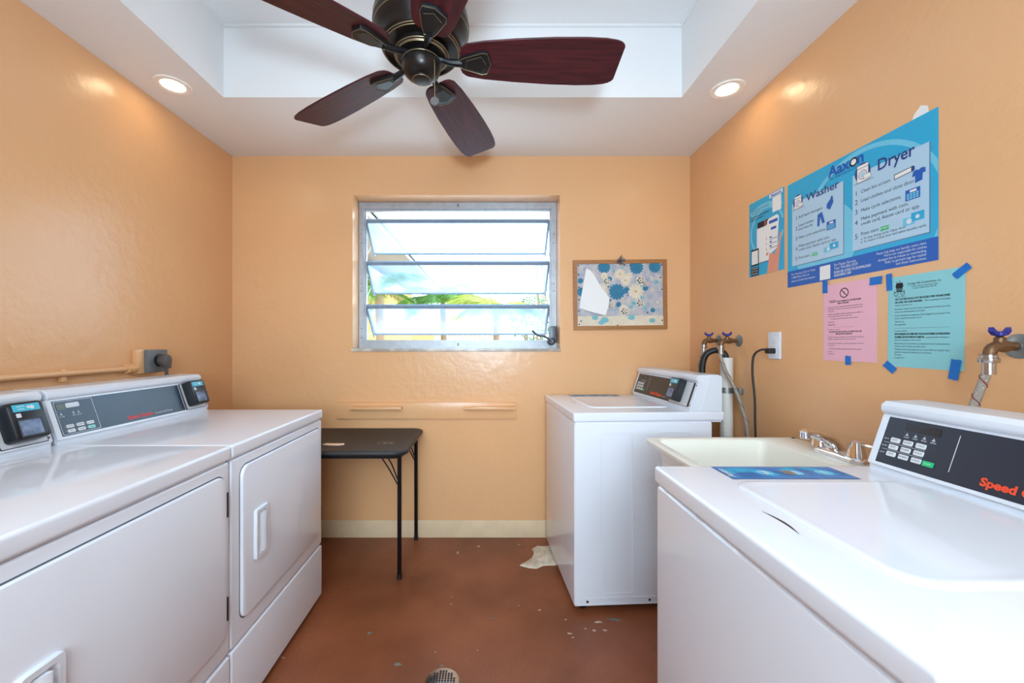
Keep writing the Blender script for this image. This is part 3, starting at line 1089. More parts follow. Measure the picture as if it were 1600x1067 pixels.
t = thing('wood_scrap', 'small pale peeled scrap lying on the black table top', 'scrap', (-.78, 2.13, .7008))
b = B(); prism(b, [(-.06, -.012), (.02, -.02), (.05, -.004), (.045, .012), (-.01, .008), (-.05, .014)], .0005, .006, bev=.002)
obj('flake', b, mat('peach_flake', (232, 190, 160), .7), t)
t.matrix_basis = Matrix.Translation((-.80, 2.085, .7008))

# wall rail
t = thing('wall_rail', 'peach painted wooden rail with two short ledges on the wall under the window', 'rail', (-.39, YB, .76))
b = B(); box(b, -.955, .179, YB - .024, YB - .0005, .757, .860, .003)
obj('board', b, WALL, t, True)
for x0, x1 in ((-.860, -.535), (-.150, .168)):
    b = B(); box(b, x0, x1, YB - .072, YB - .0235, .822, .838, .003)
    obj('ledge', b, WALL, t, True)

# ------------------------------------------------------------------ bulletin board
t = thing('bulletin_board', 'wood-framed corkboard covered in blue floral fabric beside the window', 'bulletin board', (.837, YB, 1.315), 0,
          matrix=Matrix.Translation((.837, YB - .001, 1.540)) @ Matrix.Rotation(math.radians(-.6), 4, 'Y') @ Matrix.Rotation(PI / 2, 4, 'X'))
bw, bh = .295, .220
b = B(); ring(b, [(-bw, -bh), (bw, -bh), (bw, bh), (-bw, bh)], [(-bw + .024, -bh + .024), (bw - .024, -bh + .024), (bw - .024, bh - .024), (-bw + .024, bh - .024)], 0, .018)
obj('frame', b, WOOD, t)
iw, ih = bw - .0235, bh - .0235
FAB = mat('floral_fabric', (164, 170, 184), .8, col2=(206, 196, 188), vscale=26, detail=5)
CREAM = mat('fabric_cream', (222, 208, 184), .8, var=.06, vscale=30)
TEALF = mat('fabric_teal', (52, 122, 154), .8, var=.1, vscale=40)
AQUAF = mat('fabric_aqua', (120, 180, 190), .8)
DKF = mat('fabric_dark', (38, 70, 82), .8)
b = B(); box(b, -iw, iw, -ih, ih, .001, .010)
obj('fabric', b, FAB, t)
f = Flat([FAB], .0104, .00012)
f.eps = 1.6e-6
C_ = (-iw, -ih, iw, ih)
def cl(p): return (max(-iw, min(iw, p[0])), max(-ih, min(ih, p[1])))
def scallop(x, y, r, m, layer, n=14, d=.2):
    N_ = n * 6
    f.poly([cl((x + r * (1 - d + d * abs(math.sin(n * PI * i / N_))) * math.cos(2 * PI * i / N_), y + r * (1 - d + d * abs(math.sin(n * PI * i / N_))) * math.sin(2 * PI * i / N_))) for i in range(N_)], m, layer)
def daisy(x, y, r, m, mc, layer, n=9):
    for k in range(n):
        a = 2 * PI * k / n
        px_, py_ = x + r * .58 * math.cos(a), y + r * .58 * math.sin(a)
        f.poly([cl((px_ + r * .44 * math.cos(q) * math.cos(a) - r * .2 * math.sin(q) * math.sin(a), py_ + r * .44 * math.cos(q) * math.sin(a) + r * .2 * math.sin(q) * math.cos(a))) for q in [2 * PI * i / 10 for i in range(10)]], m, layer)
    f.disc(x, y, r * .16, mc, layer + 1, 10)
def outline_flower(x, y, r, layer):
    scallop(x, y, r * 1.35, CREAM, layer, 6, .2)
    scallop(x, y, r, DKF, layer + 1, 5, .35)
    scallop(x + r * .08, y + r * .05, r * .70, CREAM, layer + 2, 5, .35)
    f.disc(x, y, r * .2, DKF, layer + 3, 6)
rnd = random.Random(11)
for k in range(70):
    daisy(rnd.uniform(-iw + .03, iw - .03), rnd.uniform(-ih + .085, ih - .02), rnd.uniform(.010, .02), rnd.choice([mat('fabric_lilac', (196, 178, 192), .8), AQUAF, CREAM, mat('fabric_periwinkle', (136, 150, 186), .8)]), rnd.choice([DKF, CREAM]), k % 3, 6)
for x, y, r in ((-.02, .018, .052), (-.10, .175, .042), (.105, .172, .045), (.22, .175, .040), (-.245, .02, .030), (-.25, .09, .018), (-.065, .10, .016), (.04, .028, .022), (-.01, -.063, .018), (.16, .04, .018), (.205, -.10, .016)):
    scallop(x, y, r, TEALF, 5)
for x, y, r in ((.10, .02, .050), (.0, .13, .036), (.035, .09, .036), (-.12, .03, .042), (-.10, .12, .024), (.02, -.09, .03), (.06, .12, .02)):
    daisy(x, y, r, CREAM, mat('fabric_gold', (190, 170, 100), .8), 7, 12)
for x, y, r in ((-.085, .085, .018), (.13, .088, .022), (.125, -.055, .020), (.025, -.105, .020), (-.06, -.072, .014), (.16, .068, .014)):
    outline_flower(x, y, r, 9)
f.rect(-iw, -ih, iw, -ih + .062, CREAM, 14)
for x, y, r in ((-.10, -.16, .026), (-.16, -.145, .02), (.07, -.145, .022), (.20, -.165, .02), (-.12, -.175, .02)):
    f.disc(x, y, r, AQUAF, 15, 14, ry=r * .7)
f.build('fabric_print', bpy.data.objects['fabric'])
b = B()
rnd = random.Random(3)
for x, y in ((-.262, .185), (-.262, .128), (-.262, .05), (-.262, -.03), (-.262, -.1), (-.25, -.165), (-.262, -.185), (.262, .185), (.255, .105), (.262, .03), (.262, -.165), (-.02, -.194), (.065, .186), (-.075, .05), (-.065, -.035), (.17, -.115), (.03, .187)):
    lathe(b, [(.0045, 0), (.0045, .002), (0, .004)], c=(x, y, .0145), n=10)
obj('push_pin', b, BLACKP, t)
MB_ = t.matrix_basis.copy()
# folded paper on the board
t = thing('paper_sheet', 'blank white folded paper hanging crooked on the floral bulletin board', 'paper', matrix=MB_ @ Matrix.Translation((-.17, .0, .0145)))
b = B()
def bend(p): return (p[0], p[1], .004 + .010 * max(0, (p[0] + .1) / .2) * max(0, -p[1] / .12))
pts = [(-.045, .165), (-.02, .155), (.005, .125), (.05, .045), (.10, -.02), (.092, -.075), (.07, -.13), (.0, -.113), (-.09, -.083), (-.08, -.02), (-.065, .06)]
loft(b, [[(p[0], p[1], bend(p)[2]) for p in pts], [(p[0], p[1], bend(p)[2] + .0012) for p in pts]])
obj('sheet', b, PAPER, t)
# dried flower bow on top
t = thing('dried_flower', 'spiky purple-grey dried flower pinned to the top of the bulletin board frame', 'flower', matrix=MB_ @ Matrix.Translation((.0, .212, .020)))
DRY = mat('dried_petals', (118, 92, 104), .7, col2=(96, 106, 98), vscale=60)
b = B()
for k in range(26):
    a = rnd.uniform(0, 2 * PI); L_ = rnd.uniform(.022, .040)
    d = Vector((math.cos(a), math.sin(a), rnd.uniform(.1, .9))).normalized()
    s_ = d.orthogonal().normalized() * .0035
    u_ = d.cross(s_).normalized() * .0015
    loft(b, [[d * .002 + s_ * .5, d * .002 + u_, d * .002 - s_ * .5], [d * L_ * .6 + s_, d * L_ * .6 + u_, d * L_ * .6 - s_], [d * L_ + s_ * .1, d * L_ + u_ * .1, d * L_ - s_ * .1]])
obj('petals', b, DRY, t)
b = B(); lathe(b, [(.006, -.002), (.007, .004), (0, .009)], n=10)
obj('flower_centre', b, DKF, t)

# ------------------------------------------------------------------ posters and notices on the wall beside the washers
def wallM(y, z, off=.0005):
    return Matrix(((0, 0, -1, XR - off), (-1, 0, 0, y), (0, 1, 0, z), (0, 0, 0, 1)))

def sheet(t, W_, H_, m, th=.0004, name='sheet'):
    b = B(); box(b, 0, W_, 0, H_, .0001, th)
    return obj(name, b, m, t, smooth=False)

def machine_icon(f, x, y, s, L):
    f.disc(x + s * .52, y + s * .62, s * .55, POSTN, L, ry=s * .62)
    f.rect(x + s * .12, y, x + s * .95, y + s * 1.15, INK, L + 1)
    f.rect(x + s * .15, y + s * .02, x + s * .92, y + s * 1.12, PAPER, L + 2)
    f.rect(x + s * .15, y + s * .90, x + s * .92, y + s * .93, INK, L + 3)
    f.disc(x + s * .53, y + s * .46, s * .30, INK, L + 3)
    f.disc(x + s * .53, y + s * .46, s * .27, mat('printed_pale_pink', (228, 214, 220), .5), L + 4)
    f.disc(x + s * .53, y + s * .46, s * .17, POSTP, L + 5)
    f.rect(x + s * .60, y + s * .10, x + s * 1.1, y + s * .42, INK, L + 5)
    f.rect(x + s * .62, y + s * .12, x + s * 1.08, y + s * .40, PAPER, L + 6)
    f.rect(x - s * .1, y - s * .03, x + s * 1.25, y, INK, L + 2)

# big instructions poster
PW, PH = .570, .437
t = thing('instruction_poster', 'large blue washer and dryer instruction poster taped on the peach wall', 'poster', matrix=wallM(1.704, 1.469))
sheet(t, PW, PH, POSTB)
f = Flat([POSTB], .0006, .0001)
f.disc(.335, .170, .262, POSTL, 0, 72)
f.disc(.335, .170, .246, POSTB, 1, 72)
f.disc(.180, .150, .145, POSTL, 2, 60)
f.bm.faces.ensure_lookup_table()
bmesh.ops.bisect_plane(f.bm, geom=f.bm.verts[:] + f.bm.edges[:] + f.bm.faces[:], plane_co=(0, PH - .001, 0), plane_no=(0, 1, 0), clear_outer=True)
bmesh.ops.bisect_plane(f.bm, geom=f.bm.verts[:] + f.bm.edges[:] + f.bm.faces[:], plane_co=(PW - .001, 0, 0), plane_no=(1, 0, 0), clear_outer=True)
bmesh.ops.bisect_plane(f.bm, geom=f.bm.verts[:] + f.bm.edges[:] + f.bm.faces[:], plane_co=(0.001, 0, 0), plane_no=(-1, 0, 0), clear_outer=True)
bmesh.ops.bisect_plane(f.bm, geom=f.bm.verts[:] + f.bm.edges[:] + f.bm.faces[:], plane_co=(0, .001, 0), plane_no=(0, -1, 0), clear_outer=True)
f.rect(0, 0, PW, .0675, POSTD, 3)
f.rect(.030, .083, .270, .346, SHADE, 3)
f.rect(.026, .086, .267, .349, POSTP, 4)
f.rect(.308, .083, .550, .346, SHADE, 3)
f.rect(.304, .086, .547, .349, POSTP, 4)
f.build('printed_panels', t)
f = Flat([POSTN], .0012, .0001)
f.text('Aaxon', .205, .385, .055, POSTD, 1, bold=.0018, width=.143)
f.disc(.308, .3985, .0150, INKP, 2, ry=.0160); f.disc(.308, .3985, .0100, PAPER, 3)
f.text('The Total Laundry Solution', .206, .372, .0125, POSTN, 1, shear=.3, width=.142)
f.text('Washer', .100, .334, .040, POSTN, 1, bold=.0008, width=.152)
f.text('Dryer', .392, .330, .052, POSTN, 1, bold=.0011, width=.114)
for i, (ls) in enumerate((('Add liquid detergent.',), ('Load clothes', 'and close lid.'), ('Make cycle selections.',), ('Make payment with coin,', 'credit card, Aaxon card or app.'), ('Press start.',))):
    y = (.275, .232, .190, .147, .107)[i]
    f.text(str(i + 1), .044, y, .022, POSTN, 1)
    for k, s_ in enumerate(ls):
        f.text(s_, .061, y + .003 - k * .0155 + (.008 if len(ls) > 1 else 0), .0150, INK, 1, width=(.119, .074, .131, .148, .058)[i] if k == 0 else (.072 if i == 1 else .178))
for i, (ls) in enumerate((('Clean lint screen.',), ('Load clothes and close door.',), ('Make cycle selections.',), ('Make payment with coin,', 'credit card, Aaxon card or app.'), ('Press start.', 'a. To stop drying cycle: Open door.', 'b. To restart: Close door and select laundry cycle.'))):
    y = (.275, .244, .210, .173, .125)[i]
    f.text(str(i + 1), .312, y, .0245, POSTN, 1)
    for k, s_ in enumerate(ls):
        big = not (i == 4 and k > 0)
        wd = {(0, 0): .102, (1, 0): .173, (2, 0): .133, (3, 0): .154, (3, 1): .187, (4, 0): .063, (4, 1): .148, (4, 2): .205}[(i, k)]
        f.text(s_, .335, y + .003 - k * (.0175 if big else .0115) + (.008 if len(ls) == 2 else (.0045 if (i == 4 and k == 0) else (.0005 if i == 4 else 0))), .0165 if big else .0112, INK, 1, width=wd)
for s_, x, y in (('For Service Call or Visit:', .022, .048), ('1-800-826-1012 or', .022, .034), ('aaxon.com/servicerequest', .022, .020)):
    f.text(s_, x, y, .0125, PRINTW, 1, width=.092 if y == .034 else .122)
f.rect(.166, .005, .213, .058, PAPER, 1)
f.text('For Faster Service,', .229, .047, .0145, PRINTW, 1, width=.088)
f.text('Text: 954-806-9259', .229, .034, .0145, PRINTW, 1, width=.094)
f.text('SCAN QR CODE TO DOWNLOAD', .229, .0205, .0125, PRINTW, 1, bold=.0003, width=.142)
f.text('AAXONPAY APP', .229, .0085, .0125, PRINTW, 1, bold=.0003, width=.070)
for k, (s_, wd) in enumerate((('Please help keep our laundry room clean.', .150), ('We\'re not responsible for clothes', .126), ('damaged due to misuse or overloading.', .145), ('Refer to garment tags for washer', .122), ('and dryer instructions.', .088))):
    f.text(s_, .541, .053 - k * .0112, .0115, PRINTW, 1, align='RIGHT', width=wd)
f.build('lettering', t)
f = Flat([POSTN], .0012, .0001)
machine_icon(f, .033, .320, .046, 0)
machine_icon(f, .314, .316, .052, 0)
f.poly([(.196, .274), (.212, .264), (.226, .288), (.224, .302), (.224, .311), (.216, .313), (.213, .303), (.198, .290)], POSTD, 2)
f.poly([(.156, .262), (.176, .268), (.189, .224), (.178, .221), (.168, .250), (.164, .216), (.154, .217)], POSTD, 2)
f.rect(.197, .189, .236, .221, POSTD, 2)
f.rect(.210, .211, .226, .217, PAPER, 3)
for i in range(4):
    for j in range(3):
        f.rect(.201 + i * .008, .192 + j * .006, .207 + i * .008, .1965 + j * .006, POSTL, 3)
f.rect(.184, .107, .216, .126, POSTL, 2); f.rect(.210, .113, .247, .137, POSTB, 3); f.disc(.205, .118, .007, PRINTW, 4); f.disc(.230, .125, .005, PRINTW, 4)
f.rect(.128, .107, .155, .119, MATS.get('button_green'), 2)
f.text('START', .1415, .110, .009, PRINTW, 4, align='CENTER')
f.poly([(.447, .277), (.500, .282), (.500, .298), (.447, .294)], INK, 2)
f.poly([(.449, .2795), (.498, .284), (.498, .2955), (.449, .2915)], PAPER, 3)
f.poly([(.500, .280), (.508, .284), (.508, .295), (.500, .300)], POSTN, 2)
f.poly([(.500, .264), (.504, .280), (.513, .282), (.519, .279), (.526, .283), (.537, .280), (.538, .266), (.530, .266), (.529, .246), (.509, .243), (.509, .264)], POSTD, 3)
f.rect(.481, .197, .523, .230, POSTD, 2)
f.rect(.494, .220, .513, .227, PAPER, 3)
for i in range(4):
    for j in range(3):
        f.rect(.485 + i * .009, .200 + j * .0065, .492 + i * .009, .205 + j * .0065, POSTL, 3)
f.rect(.474, .122, .508, .146, POSTL, 2); f.rect(.498, .130, .534, .156, POSTB, 3); f.disc(.492, .134, .008, PRINTW, 4); f.disc(.516, .142, .006, PRINTW, 4)
f.rect(.403, .128, .431, .142, MATS.get('button_green'), 2)
f.text('START', .417, .1325, .010, PRINTW, 4, align='CENTER')
f.build('printed_icons', t)

# small poster
QW, QH = .231, .358
t = thing('app_poster', 'small blue poster showing a hand holding a phone, beside the large blue poster', 'poster', matrix=wallM(1.954, 1.553))
sheet(t, QW, QH, POSTB)
f = Flat([POSTB], .0006, .0001)
cq = (0, 0, QW, QH)
f.arc(.12, .20, .10, .112, 0, 360, POSTL, 0, 50, cq)
f.arc(.10, .10, .20, .23, 30, 170, POSTL, 1, 50, cq)
f.rect(.060, .055, .150, .250, SHADE, 2)
f.rect(.056, .060, .148, .225, PAPER, 3)
f.rect(.060, .222, .160, .250, INKP, 3)
f.rect(.105, .222, .120, .250, mat('printed_copper', (140, 70, 60), .5), 4)
f.poly([(.125, .0), (.195, .0), (.205, .09), (.215, .16), (.205, .175), (.198, .12), (.170, .08), (.140, .09)], SKINP, 4)
for k in range(4):
    f.poly([(.118, .165 - k * .024), (.134, .170 - k * .024), (.134, .157 - k * .024), (.120, .152 - k * .024)], SKINP, 5)
f.poly([(.122, .110), (.150, .085), (.190, .105), (.200, .240), (.190, .252), (.135, .248), (.126, .24)], PAPER, 6)
f.rect(.138, .222, .192, .236, POSTD, 7)
f.rect(.150, .192, .184, .204, POSTD, 7)
for k in range(3):
    f.rect(.142, .150 - k * .02, .190, .153 - k * .02, SHADE, 7)
    f.rect(.142, .157 - k * .02, .156, .163 - k * .02, POSTN, 8)
f.rect(.014, .003, .070, .130, INKP, 7)
f.rect(.019, .058, .064, .122, PAPER, 8)
f.rect(.016, .044, .068, .050, POSTB, 8)
f.rect(.160, .268, .214, .335, PAPER, 5)
f.rect(.140, .338, .222, .354, PAPER, 5)
f.build('printed_picture', t)
f = Flat([POSTN], .0018, .0001)
f.text('Aaxon', .148, .3405, .017, POSTD, 0, bold=.0005, width=.068)
for k, s in enumerate(('Download the AaxonPay app', 'to start your laundry.')):
    f.text(s, .020, .312 - k * .013, .0105, INK, 0, width=.115 if k == 0 else .060)
for k, s in enumerate(('Pay from your phone', 'Get cycle alerts')):
    f.text(s, .014, .282 - k * .013, .0105, INK, 0, bold=.0002, width=.125 if k == 0 else .09)
for k, s in enumerate(('AVAILABLE', 'ON YOUR', 'PHONE')):
    f.text(s, .042, .034 - k * .013, .011, PRINTW, 0, align='CENTER', width=.045)
f.build('lettering', t)

def para(f, x0, x1, y, sz, lines, m, bold=0.0, dy=None, lw=None):
    for k, s in enumerate(lines):
        wd = (x1 - x0) if (lw is None or k < len(lines) - 1) else (x1 - x0) * lw
        f.text(s, x0, y - k * (dy or sz * 1.25), sz, m, 1, bold=bold, width=wd)

# pink notice
t = thing('pink_notice', 'pink letter-size notice with a prohibition sign under the large poster', 'notice', matrix=wallM(1.522, 1.1675))
sheet(t, .2095, .283, PINK)
f = Flat([INKP], .0006, .0001)
f.arc(.088, .246, .0145, .0180, 0, 360, INKP, 0, 36)
f.line(.077, .257, .099, .235, .0030, INKP, 1)
f.rect(.0865, .242, .0885, .252, INKP, 1)
f.build('prohibition_mark', t)
f = Flat([INK], .0006, .0001)
f.text('To All Users:', .022, .222, .006, INKP, 1)
para(f, .028, .152, .2155, .0068, ['PLEASE DO NOT REMOVE CLOTHES FROM', ], INKP, .0002)
para(f, .062, .106, .2080, .0068, ['MACHINES'], INKP, .0002)
para(f, .020, .160, .196, .0062, ['When you finish a load please remove the clothes from', 'the washer or dryer so the next person may use them.', 'Thank you.'], INK, dy=.0075, lw=.2)
para(f, .020, .160, .170, .0062, ['Report any problem with the machines to the office or', 'to the service number posted on the wall.'], INK, dy=.0075, lw=.7)
para(f, .032, .142, .153, .0062, ['It is up to you to keep this room clean.'], INK)
f.text('Thank you,', .020, .141, .006, INKP, 1); f.text('Management', .020, .131, .006, INKP, 1)
f.rect(.042, .123, .130, .1234, INK, 1)
f.text('A todos los usuarios:', .020, .113, .006, INKP, 1)
para(f, .025, .155, .104, .0068, ['FAVOR DE NO SACAR LA ROPA DE LAS'], INKP, .0002)
para(f, .054, .120, .0965, .0068, ['MAQUINAS AJENAS'], INKP, .0002)
para(f, .020, .162, .085, .0062, ['Cuando termine un lavado por favor retire la ropa de la', 'lavadora o secadora para que otro la pueda usar.'], INK, dy=.0075, lw=.8)
para(f, .020, .162, .062, .0062, ['Si hay algun problema con las maquinas avise a la', 'oficina o al numero que esta en la pared.'], INK, dy=.0075, lw=.2)
para(f, .026, .155, .042, .0062, ['Es deber de todos mantener limpio este cuarto.'], INK)
f.text('Gracias,', .020, .032, .006, INKP, 1); f.text('La gerencia', .020, .024, .006, INKP, 1)
f.build('lettering', t)

# aqua notice
t = thing('aqua_notice', 'pale aqua letter-size notice with a carriage emblem and blue tape corners', 'notice', matrix=wallM(1.279, 1.158) @ Matrix.Rotation(math.radians(-.6), 4, 'Z'))
sheet(t, .2065, .282, CYANP)
f = Flat([INKP], .0006, .0001)
# carriage emblem
f.poly([(.026, .262), (.044, .262), (.047, .252), (.044, .244), (.026, .244), (.023, .252)], INKP, 0)
f.rect(.024, .240, .046, .243, INKP, 1)
f.rect(.027, .234, .043, .239, INKP, 1)
f.arc(.025, .229, .0055, .0070, 0, 360, INKP, 0, 16)
f.arc(.045, .229, .0055, .0070, 0, 360, INKP, 0, 16)
f.line(.018, .238, .026, .228, .0015, INKP, 1); f.line(.052, .238, .044, .228, .0015, INKP, 1)
f.line(.028, .262, .026, .268, .001, INKP, 1); f.line(.036, .262, .036, .270, .0015, INKP, 1)
f.build('carriage_emblem', t)
f = Flat([INK], .0006, .0001)
f.text('Carriage Hills Condominium, Inc.', .058, .252, .0095, INKP, 1, width=.092)
f.text('PO Box 250, Laundry Room Office', .070, .2445, .006, INK, 1, width=.072)
f.text('Telephone Office and Fax 300-1200', .074, .2385, .006, INK, 1, width=.064)
f.text('To all users:', .022, .217, .0066, INKP, 1)
para(f, .022, .172, .208, .0078, ['WET CLOTHES SHOULD NOT BE PLACED OVER THE MACHINES'], INKP, .0003)
para(f, .022, .102, .1985, .0078, ['OR OVER THE CARD READERS.'], INKP, .0003)
f.text('They are spoiling and damaging', .106, .1985, .0072, INK, 1, width=.066)
f.text('machines in the laundry room.', .022, .190, .0066, INK, 1, width=.052)
para(f, .022, .172, .178, .0066, ['Remember, washers and dryers have computerized circuits such as the', 'cards you use will damage them on their parts.'], INK, dy=.0085, lw=.58)
para(f, .022, .172, .158, .0066, ['Anyone that leaves this happening will be charged for any damage to this', 'laundry equipment caused by misuse.'], INK, dy=.0085, lw=.52)
f.text('Thank you,', .022, .139, .0066, INKP, 1); f.text('Management', .022, .130, .0066, INKP, 1)
f.rect(.022, .1205, .172, .1210, INK, 1)
f.text('A todos los usuarios:', .022, .110, .0066, INKP, 1, width=.038)
para(f, .022, .172, .100, .0078, ['ROPA MOJADA NO DEBE SER COLOCADA SOBRE LAS MAQUINAS'], INKP, .0003)
para(f, .022, .108, .0905, .0078, ['O SOBRE LOS LECTORES DE TARJETAS,'], INKP, .0003)
f.text('ya que puede estropear y', .112, .0905, .0072, INK, 1, width=.060)
f.text('danar las maquinas del cuarto.', .022, .082, .0066, INK, 1, width=.078)
para(f, .022, .172, .071, .0066, ['Recuerde que las lavadoras y secadoras tienen computadoras', 'y los lectores de tarjetas se pueden danar.'], INK, dy=.0085, lw=.6)
para(f, .022, .172, .053, .0066, ['Cualquier persona que haga esto sera responsable de cualquier dano', 'causado al equipo de lavanderia por el mal uso.'], INK, dy=.0085, lw=.7)
f.text('Gracias,', .022, .036, .0066, INKP, 1); f.text('La gerencia', .022, .027, .0066, INKP, 1)
f.build('lettering', t)

# tape strips
def tape(px0, py0, px1, py1, wd, label, off=.0022):
    def wp(px, py):
        y = XR * 622 / (px - 762)
        return Vector((y, CAMZ - (py - 537) * y / 622))
    a, c = wp(px0, py0), wp(px1, py1)
    d = (c - a); L_ = d.length; d.normalize()
    n = Vector((-d.y, d.x)) * wd / 2
    rn = random.Random(int(px0))
    b = B()
    pts = []
    for k in range(5):
        pts.append(a - n + n * 2 * k / 4 + d * rn.uniform(-.001, .001))
    for k in range(5):
        pts.append(c + n - n * 2 * k / 4 + d * rn.uniform(-.001, .001))
    m_ = (a + c) / 2
    loft(b, [[(XR - off, p.x, p.y) for p in pts], [(XR - off - .0006, p.x, p.y) for p in pts]])
    for v in b.verts:
        v.co.y -= m_.x; v.co.z -= m_.y; v.co.x -= XR
    o = obj('tape_strip', b, TAPE, smooth=False)
    o.location = (XR, m_.x, m_.y)
    tag(o, label, 'tape', 'blue tape strips on the notices')
tape(1290, 439, 1290, 458, .022, 'blue tape strip on the upper corner of the pink notice nearest the window wall')
tape(1360, 440, 1379, 437, .026, 'blue tape strip on the pink notice corner beside the aqua notice')
tape(1326, 556, 1326, 570, .022, 'blue tape strip at the bottom middle of the pink notice')
tape(1390, 428, 1391, 454, .018, 'blue tape strip on the aqua notice corner beside the carriage emblem')
tape(1493, 432, 1516, 414, .020, 'blue tape strip slanting over the aqua notice corner below the large poster')
tape(1384, 567, 1399, 580, .022, 'short blue tape strip on the lower aqua notice corner nearest the pink notice')
tape(1496, 562, 1490, 593, .024, 'longer blue tape strip on the lower aqua notice corner above the near washer')
t = thing('white_tape', 'white tape tab sticking up behind the top edge of the large poster', 'tape', matrix=wallM(1.178, 1.895, .0003))
b = B(); prism(b, [(-.03, 0), (.02, .004), (.016, .03), (-.002, .042), (-.022, .024)], .0, .0001)
obj('tab', b, PAPER, t, smooth=False)

# ------------------------------------------------------------------ outlet, cord
t = thing('wall_outlet', 'white duplex wall outlet above the laundry tub', 'outlet', matrix=wallM(1.779, 1.222))
b = B(); prism(b, rrect(-.037, .037, -.060, .060, .004, 3), 0, .006, bev=.002)
obj('cover_plate', b, ENAMEL2, t)
b = B()
for y in (-.024, .024):
    prism(b, rrect(-.016, .016, y - .014, y + .014, .008, 4), .006, .0075)
obj('receptacle', b, ENAMEL2, t)
f = Flat([BLACKP], .0077, .0001)
f.rect(-.007, .022, -.0055, .030, BLACKP); f.rect(.0055, .022, .007, .030, BLACKP); f.disc(0, .0155, .002, BLACKP)
f.build('slots', t)
t = thing('power_cord', 'black power cord plugged into the white outlet and hanging behind the tub', 'cord', (XR - .02, 1.785, 1.198))
b = B()
M = Matrix.Translation((XR - .0085, 1.779, 1.198)) @ Matrix.Rotation(-PI / 2, 4, 'Y')
prism(b, rrect(-.012, .012, -.014, .014, .005, 4), 0, .030, M, bev=.004)
obj('plug', b, RUBBER, t, True)
b = B()
tube(b, [(XR - .030, 1.782, 1.200), (XR - .055, 1.79, 1.203), (XR - .075, 1.81, 1.175), (XR - .078, 1.815, 1.10), (XR - .074, 1.805, .98), (XR - .075, 1.80, .85), (XR - .070, 1.79, .60), (XR - .060, 1.70, .25), (XR - .060, 1.68, .03)], .0048, 10)
obj('cable', b, RUBBER, t, True)

# ------------------------------------------------------------------ supply valves and hoses
def valve(y, z, L_, drop, label):
    t = thing('water_valve', label, 'valve', (XR, y, z), 0, 'washer supply valves')
    My = Matrix.Rotation(-PI / 2, 4, 'Y')
    b = B(); lathe(b, [(.030, .0005), (.030, .002), (.022, .006), (.012, .008), (.012, .010)], M=My, n=28)
    obj('flange', b, GALV, t)
    b = B()
    tube(b, [(-.006, 0, 0), (-L_ * .5, 0, 0), (-L_ * .8, 0, 0), (-L_ - .002, 0, -.008), (-L_ - .008, 0, -.028)], [.010, .011, .0125, .012, .0115], 14)
    lathe(b, [(.014, -.012), (.015, .0), (.012, .012)], c=(0, 0, 0), M=Matrix.Translation((-L_ * .62, 0, 0)) @ My, n=8)
    lathe(b, [(.011, 0), (.010, .016), (.005, .020), (.005, .026)], c=(-L_ * .72, 0, .004), n=12)
    obj('valve_body', b, BRASS, t)
    b = B()
    c = -L_ * .72
    lathe(b, [(.007, .024), (.010, .026), (.010, .033), (.006, .035)], c=(c, 0, 0), n=12)
    for s in (-1, 1):
        loft(b, [[(c + s * .003, -.006, .024), (c + s * .003, .006, .024), (c + s * .003, .006, .034), (c + s * .003, -.006, .034)],
                 [(c + s * .014, -.006, .027), (c + s * .014, .006, .027), (c + s * .014, .006, .037), (c + s * .014, -.006, .037)],
                 [(c + s * .023, -.005, .036), (c + s * .023, .005, .036), (c + s * .021, .005, .046), (c + s * .021, -.005, .046)]])
    obj('handle', b, BLUEH, t)
    return t
def hose(name, label, pts, r, m, coup=True, group=None, stripe=None):
    t = thing(name, label, 'hose', pts[-1], 0, group)
    b = B(); tube(b, pts, r, 12, 10)
    h = obj('hose_line', b, m, t, True)
    if stripe:
        b = B()
        pa = smooth_path(pts, 24)
        hp = []
        for i, p in enumerate(pa):
            a = i * .35
            d = (pa[min(i + 1, len(pa) - 1)] - pa[max(i - 1, 0)]).normalized()
            s = d.cross(Vector((1, 0, .01))).normalized(); u = s.cross(d)
            hp.append(p + (s * math.cos(a) + u * math.sin(a)) * (r + .0002))
        tube(b, hp, .0012, 5, smoothp=False)
        obj('hose_stripe', b, stripe, h, True)
    if coup:
        b = B()
        p = Vector(pts[0])
        lathe(b, [(.017, .0), (.018, .004), (.018, .010), (.015, .012), (.015, .018), (.017, .020)], c=(p.x, p.y, p.z - .006), n=14)
        lathe(b, [(r + .003, -.03), (r + .003, .0)], c=(p.x, p.y, p.z - .004), n=14)
        obj('hose_coupling', b, METAL, t, True)
    return t
RED = mat('red_stripe', (140, 40, 50), .5)
DK = mat('dark_stripe', (90, 70, 70), .5)
valve(2.215, 1.248, .075, 0, 'brass valve with a blue handle nearest the window corner')
valve(2.035, 1.245, .085, 0, 'brass valve with a blue handle beside the white standpipe')
valve(.962, 1.224, .066, 0, 'brass valve with a blue handle over the near washer console')
hose('supply_hose', 'grey braided hose dropping behind the far washer console from the corner valve', [(XR - .083, 2.215, 1.212), (XR - .088, 2.22, 1.17), (XR - .098, 2.23, 1.11), (XR - .100, 2.22, 1.02), (XR - .11, 2.20, .95), (XR - .10, 2.2, .6), (XR - .09, 2.2, .2)], .0085, BRAID, group='washer supply hoses', stripe=DK)
hose('supply_hose', 'grey braided hose crossing in front of the white standpipe', [(XR - .093, 2.035, 1.208), (XR - .096, 2.03, 1.16), (XR - .085, 2.005, 1.09), (XR - .064, 1.96, 1.0), (XR - .050, 1.925, .90), (XR - .045, 1.90, .80), (XR - .05, 1.88, .5), (XR - .08, 1.9, .2)], .0085, BRAID, group='washer supply hoses', stripe=DK)
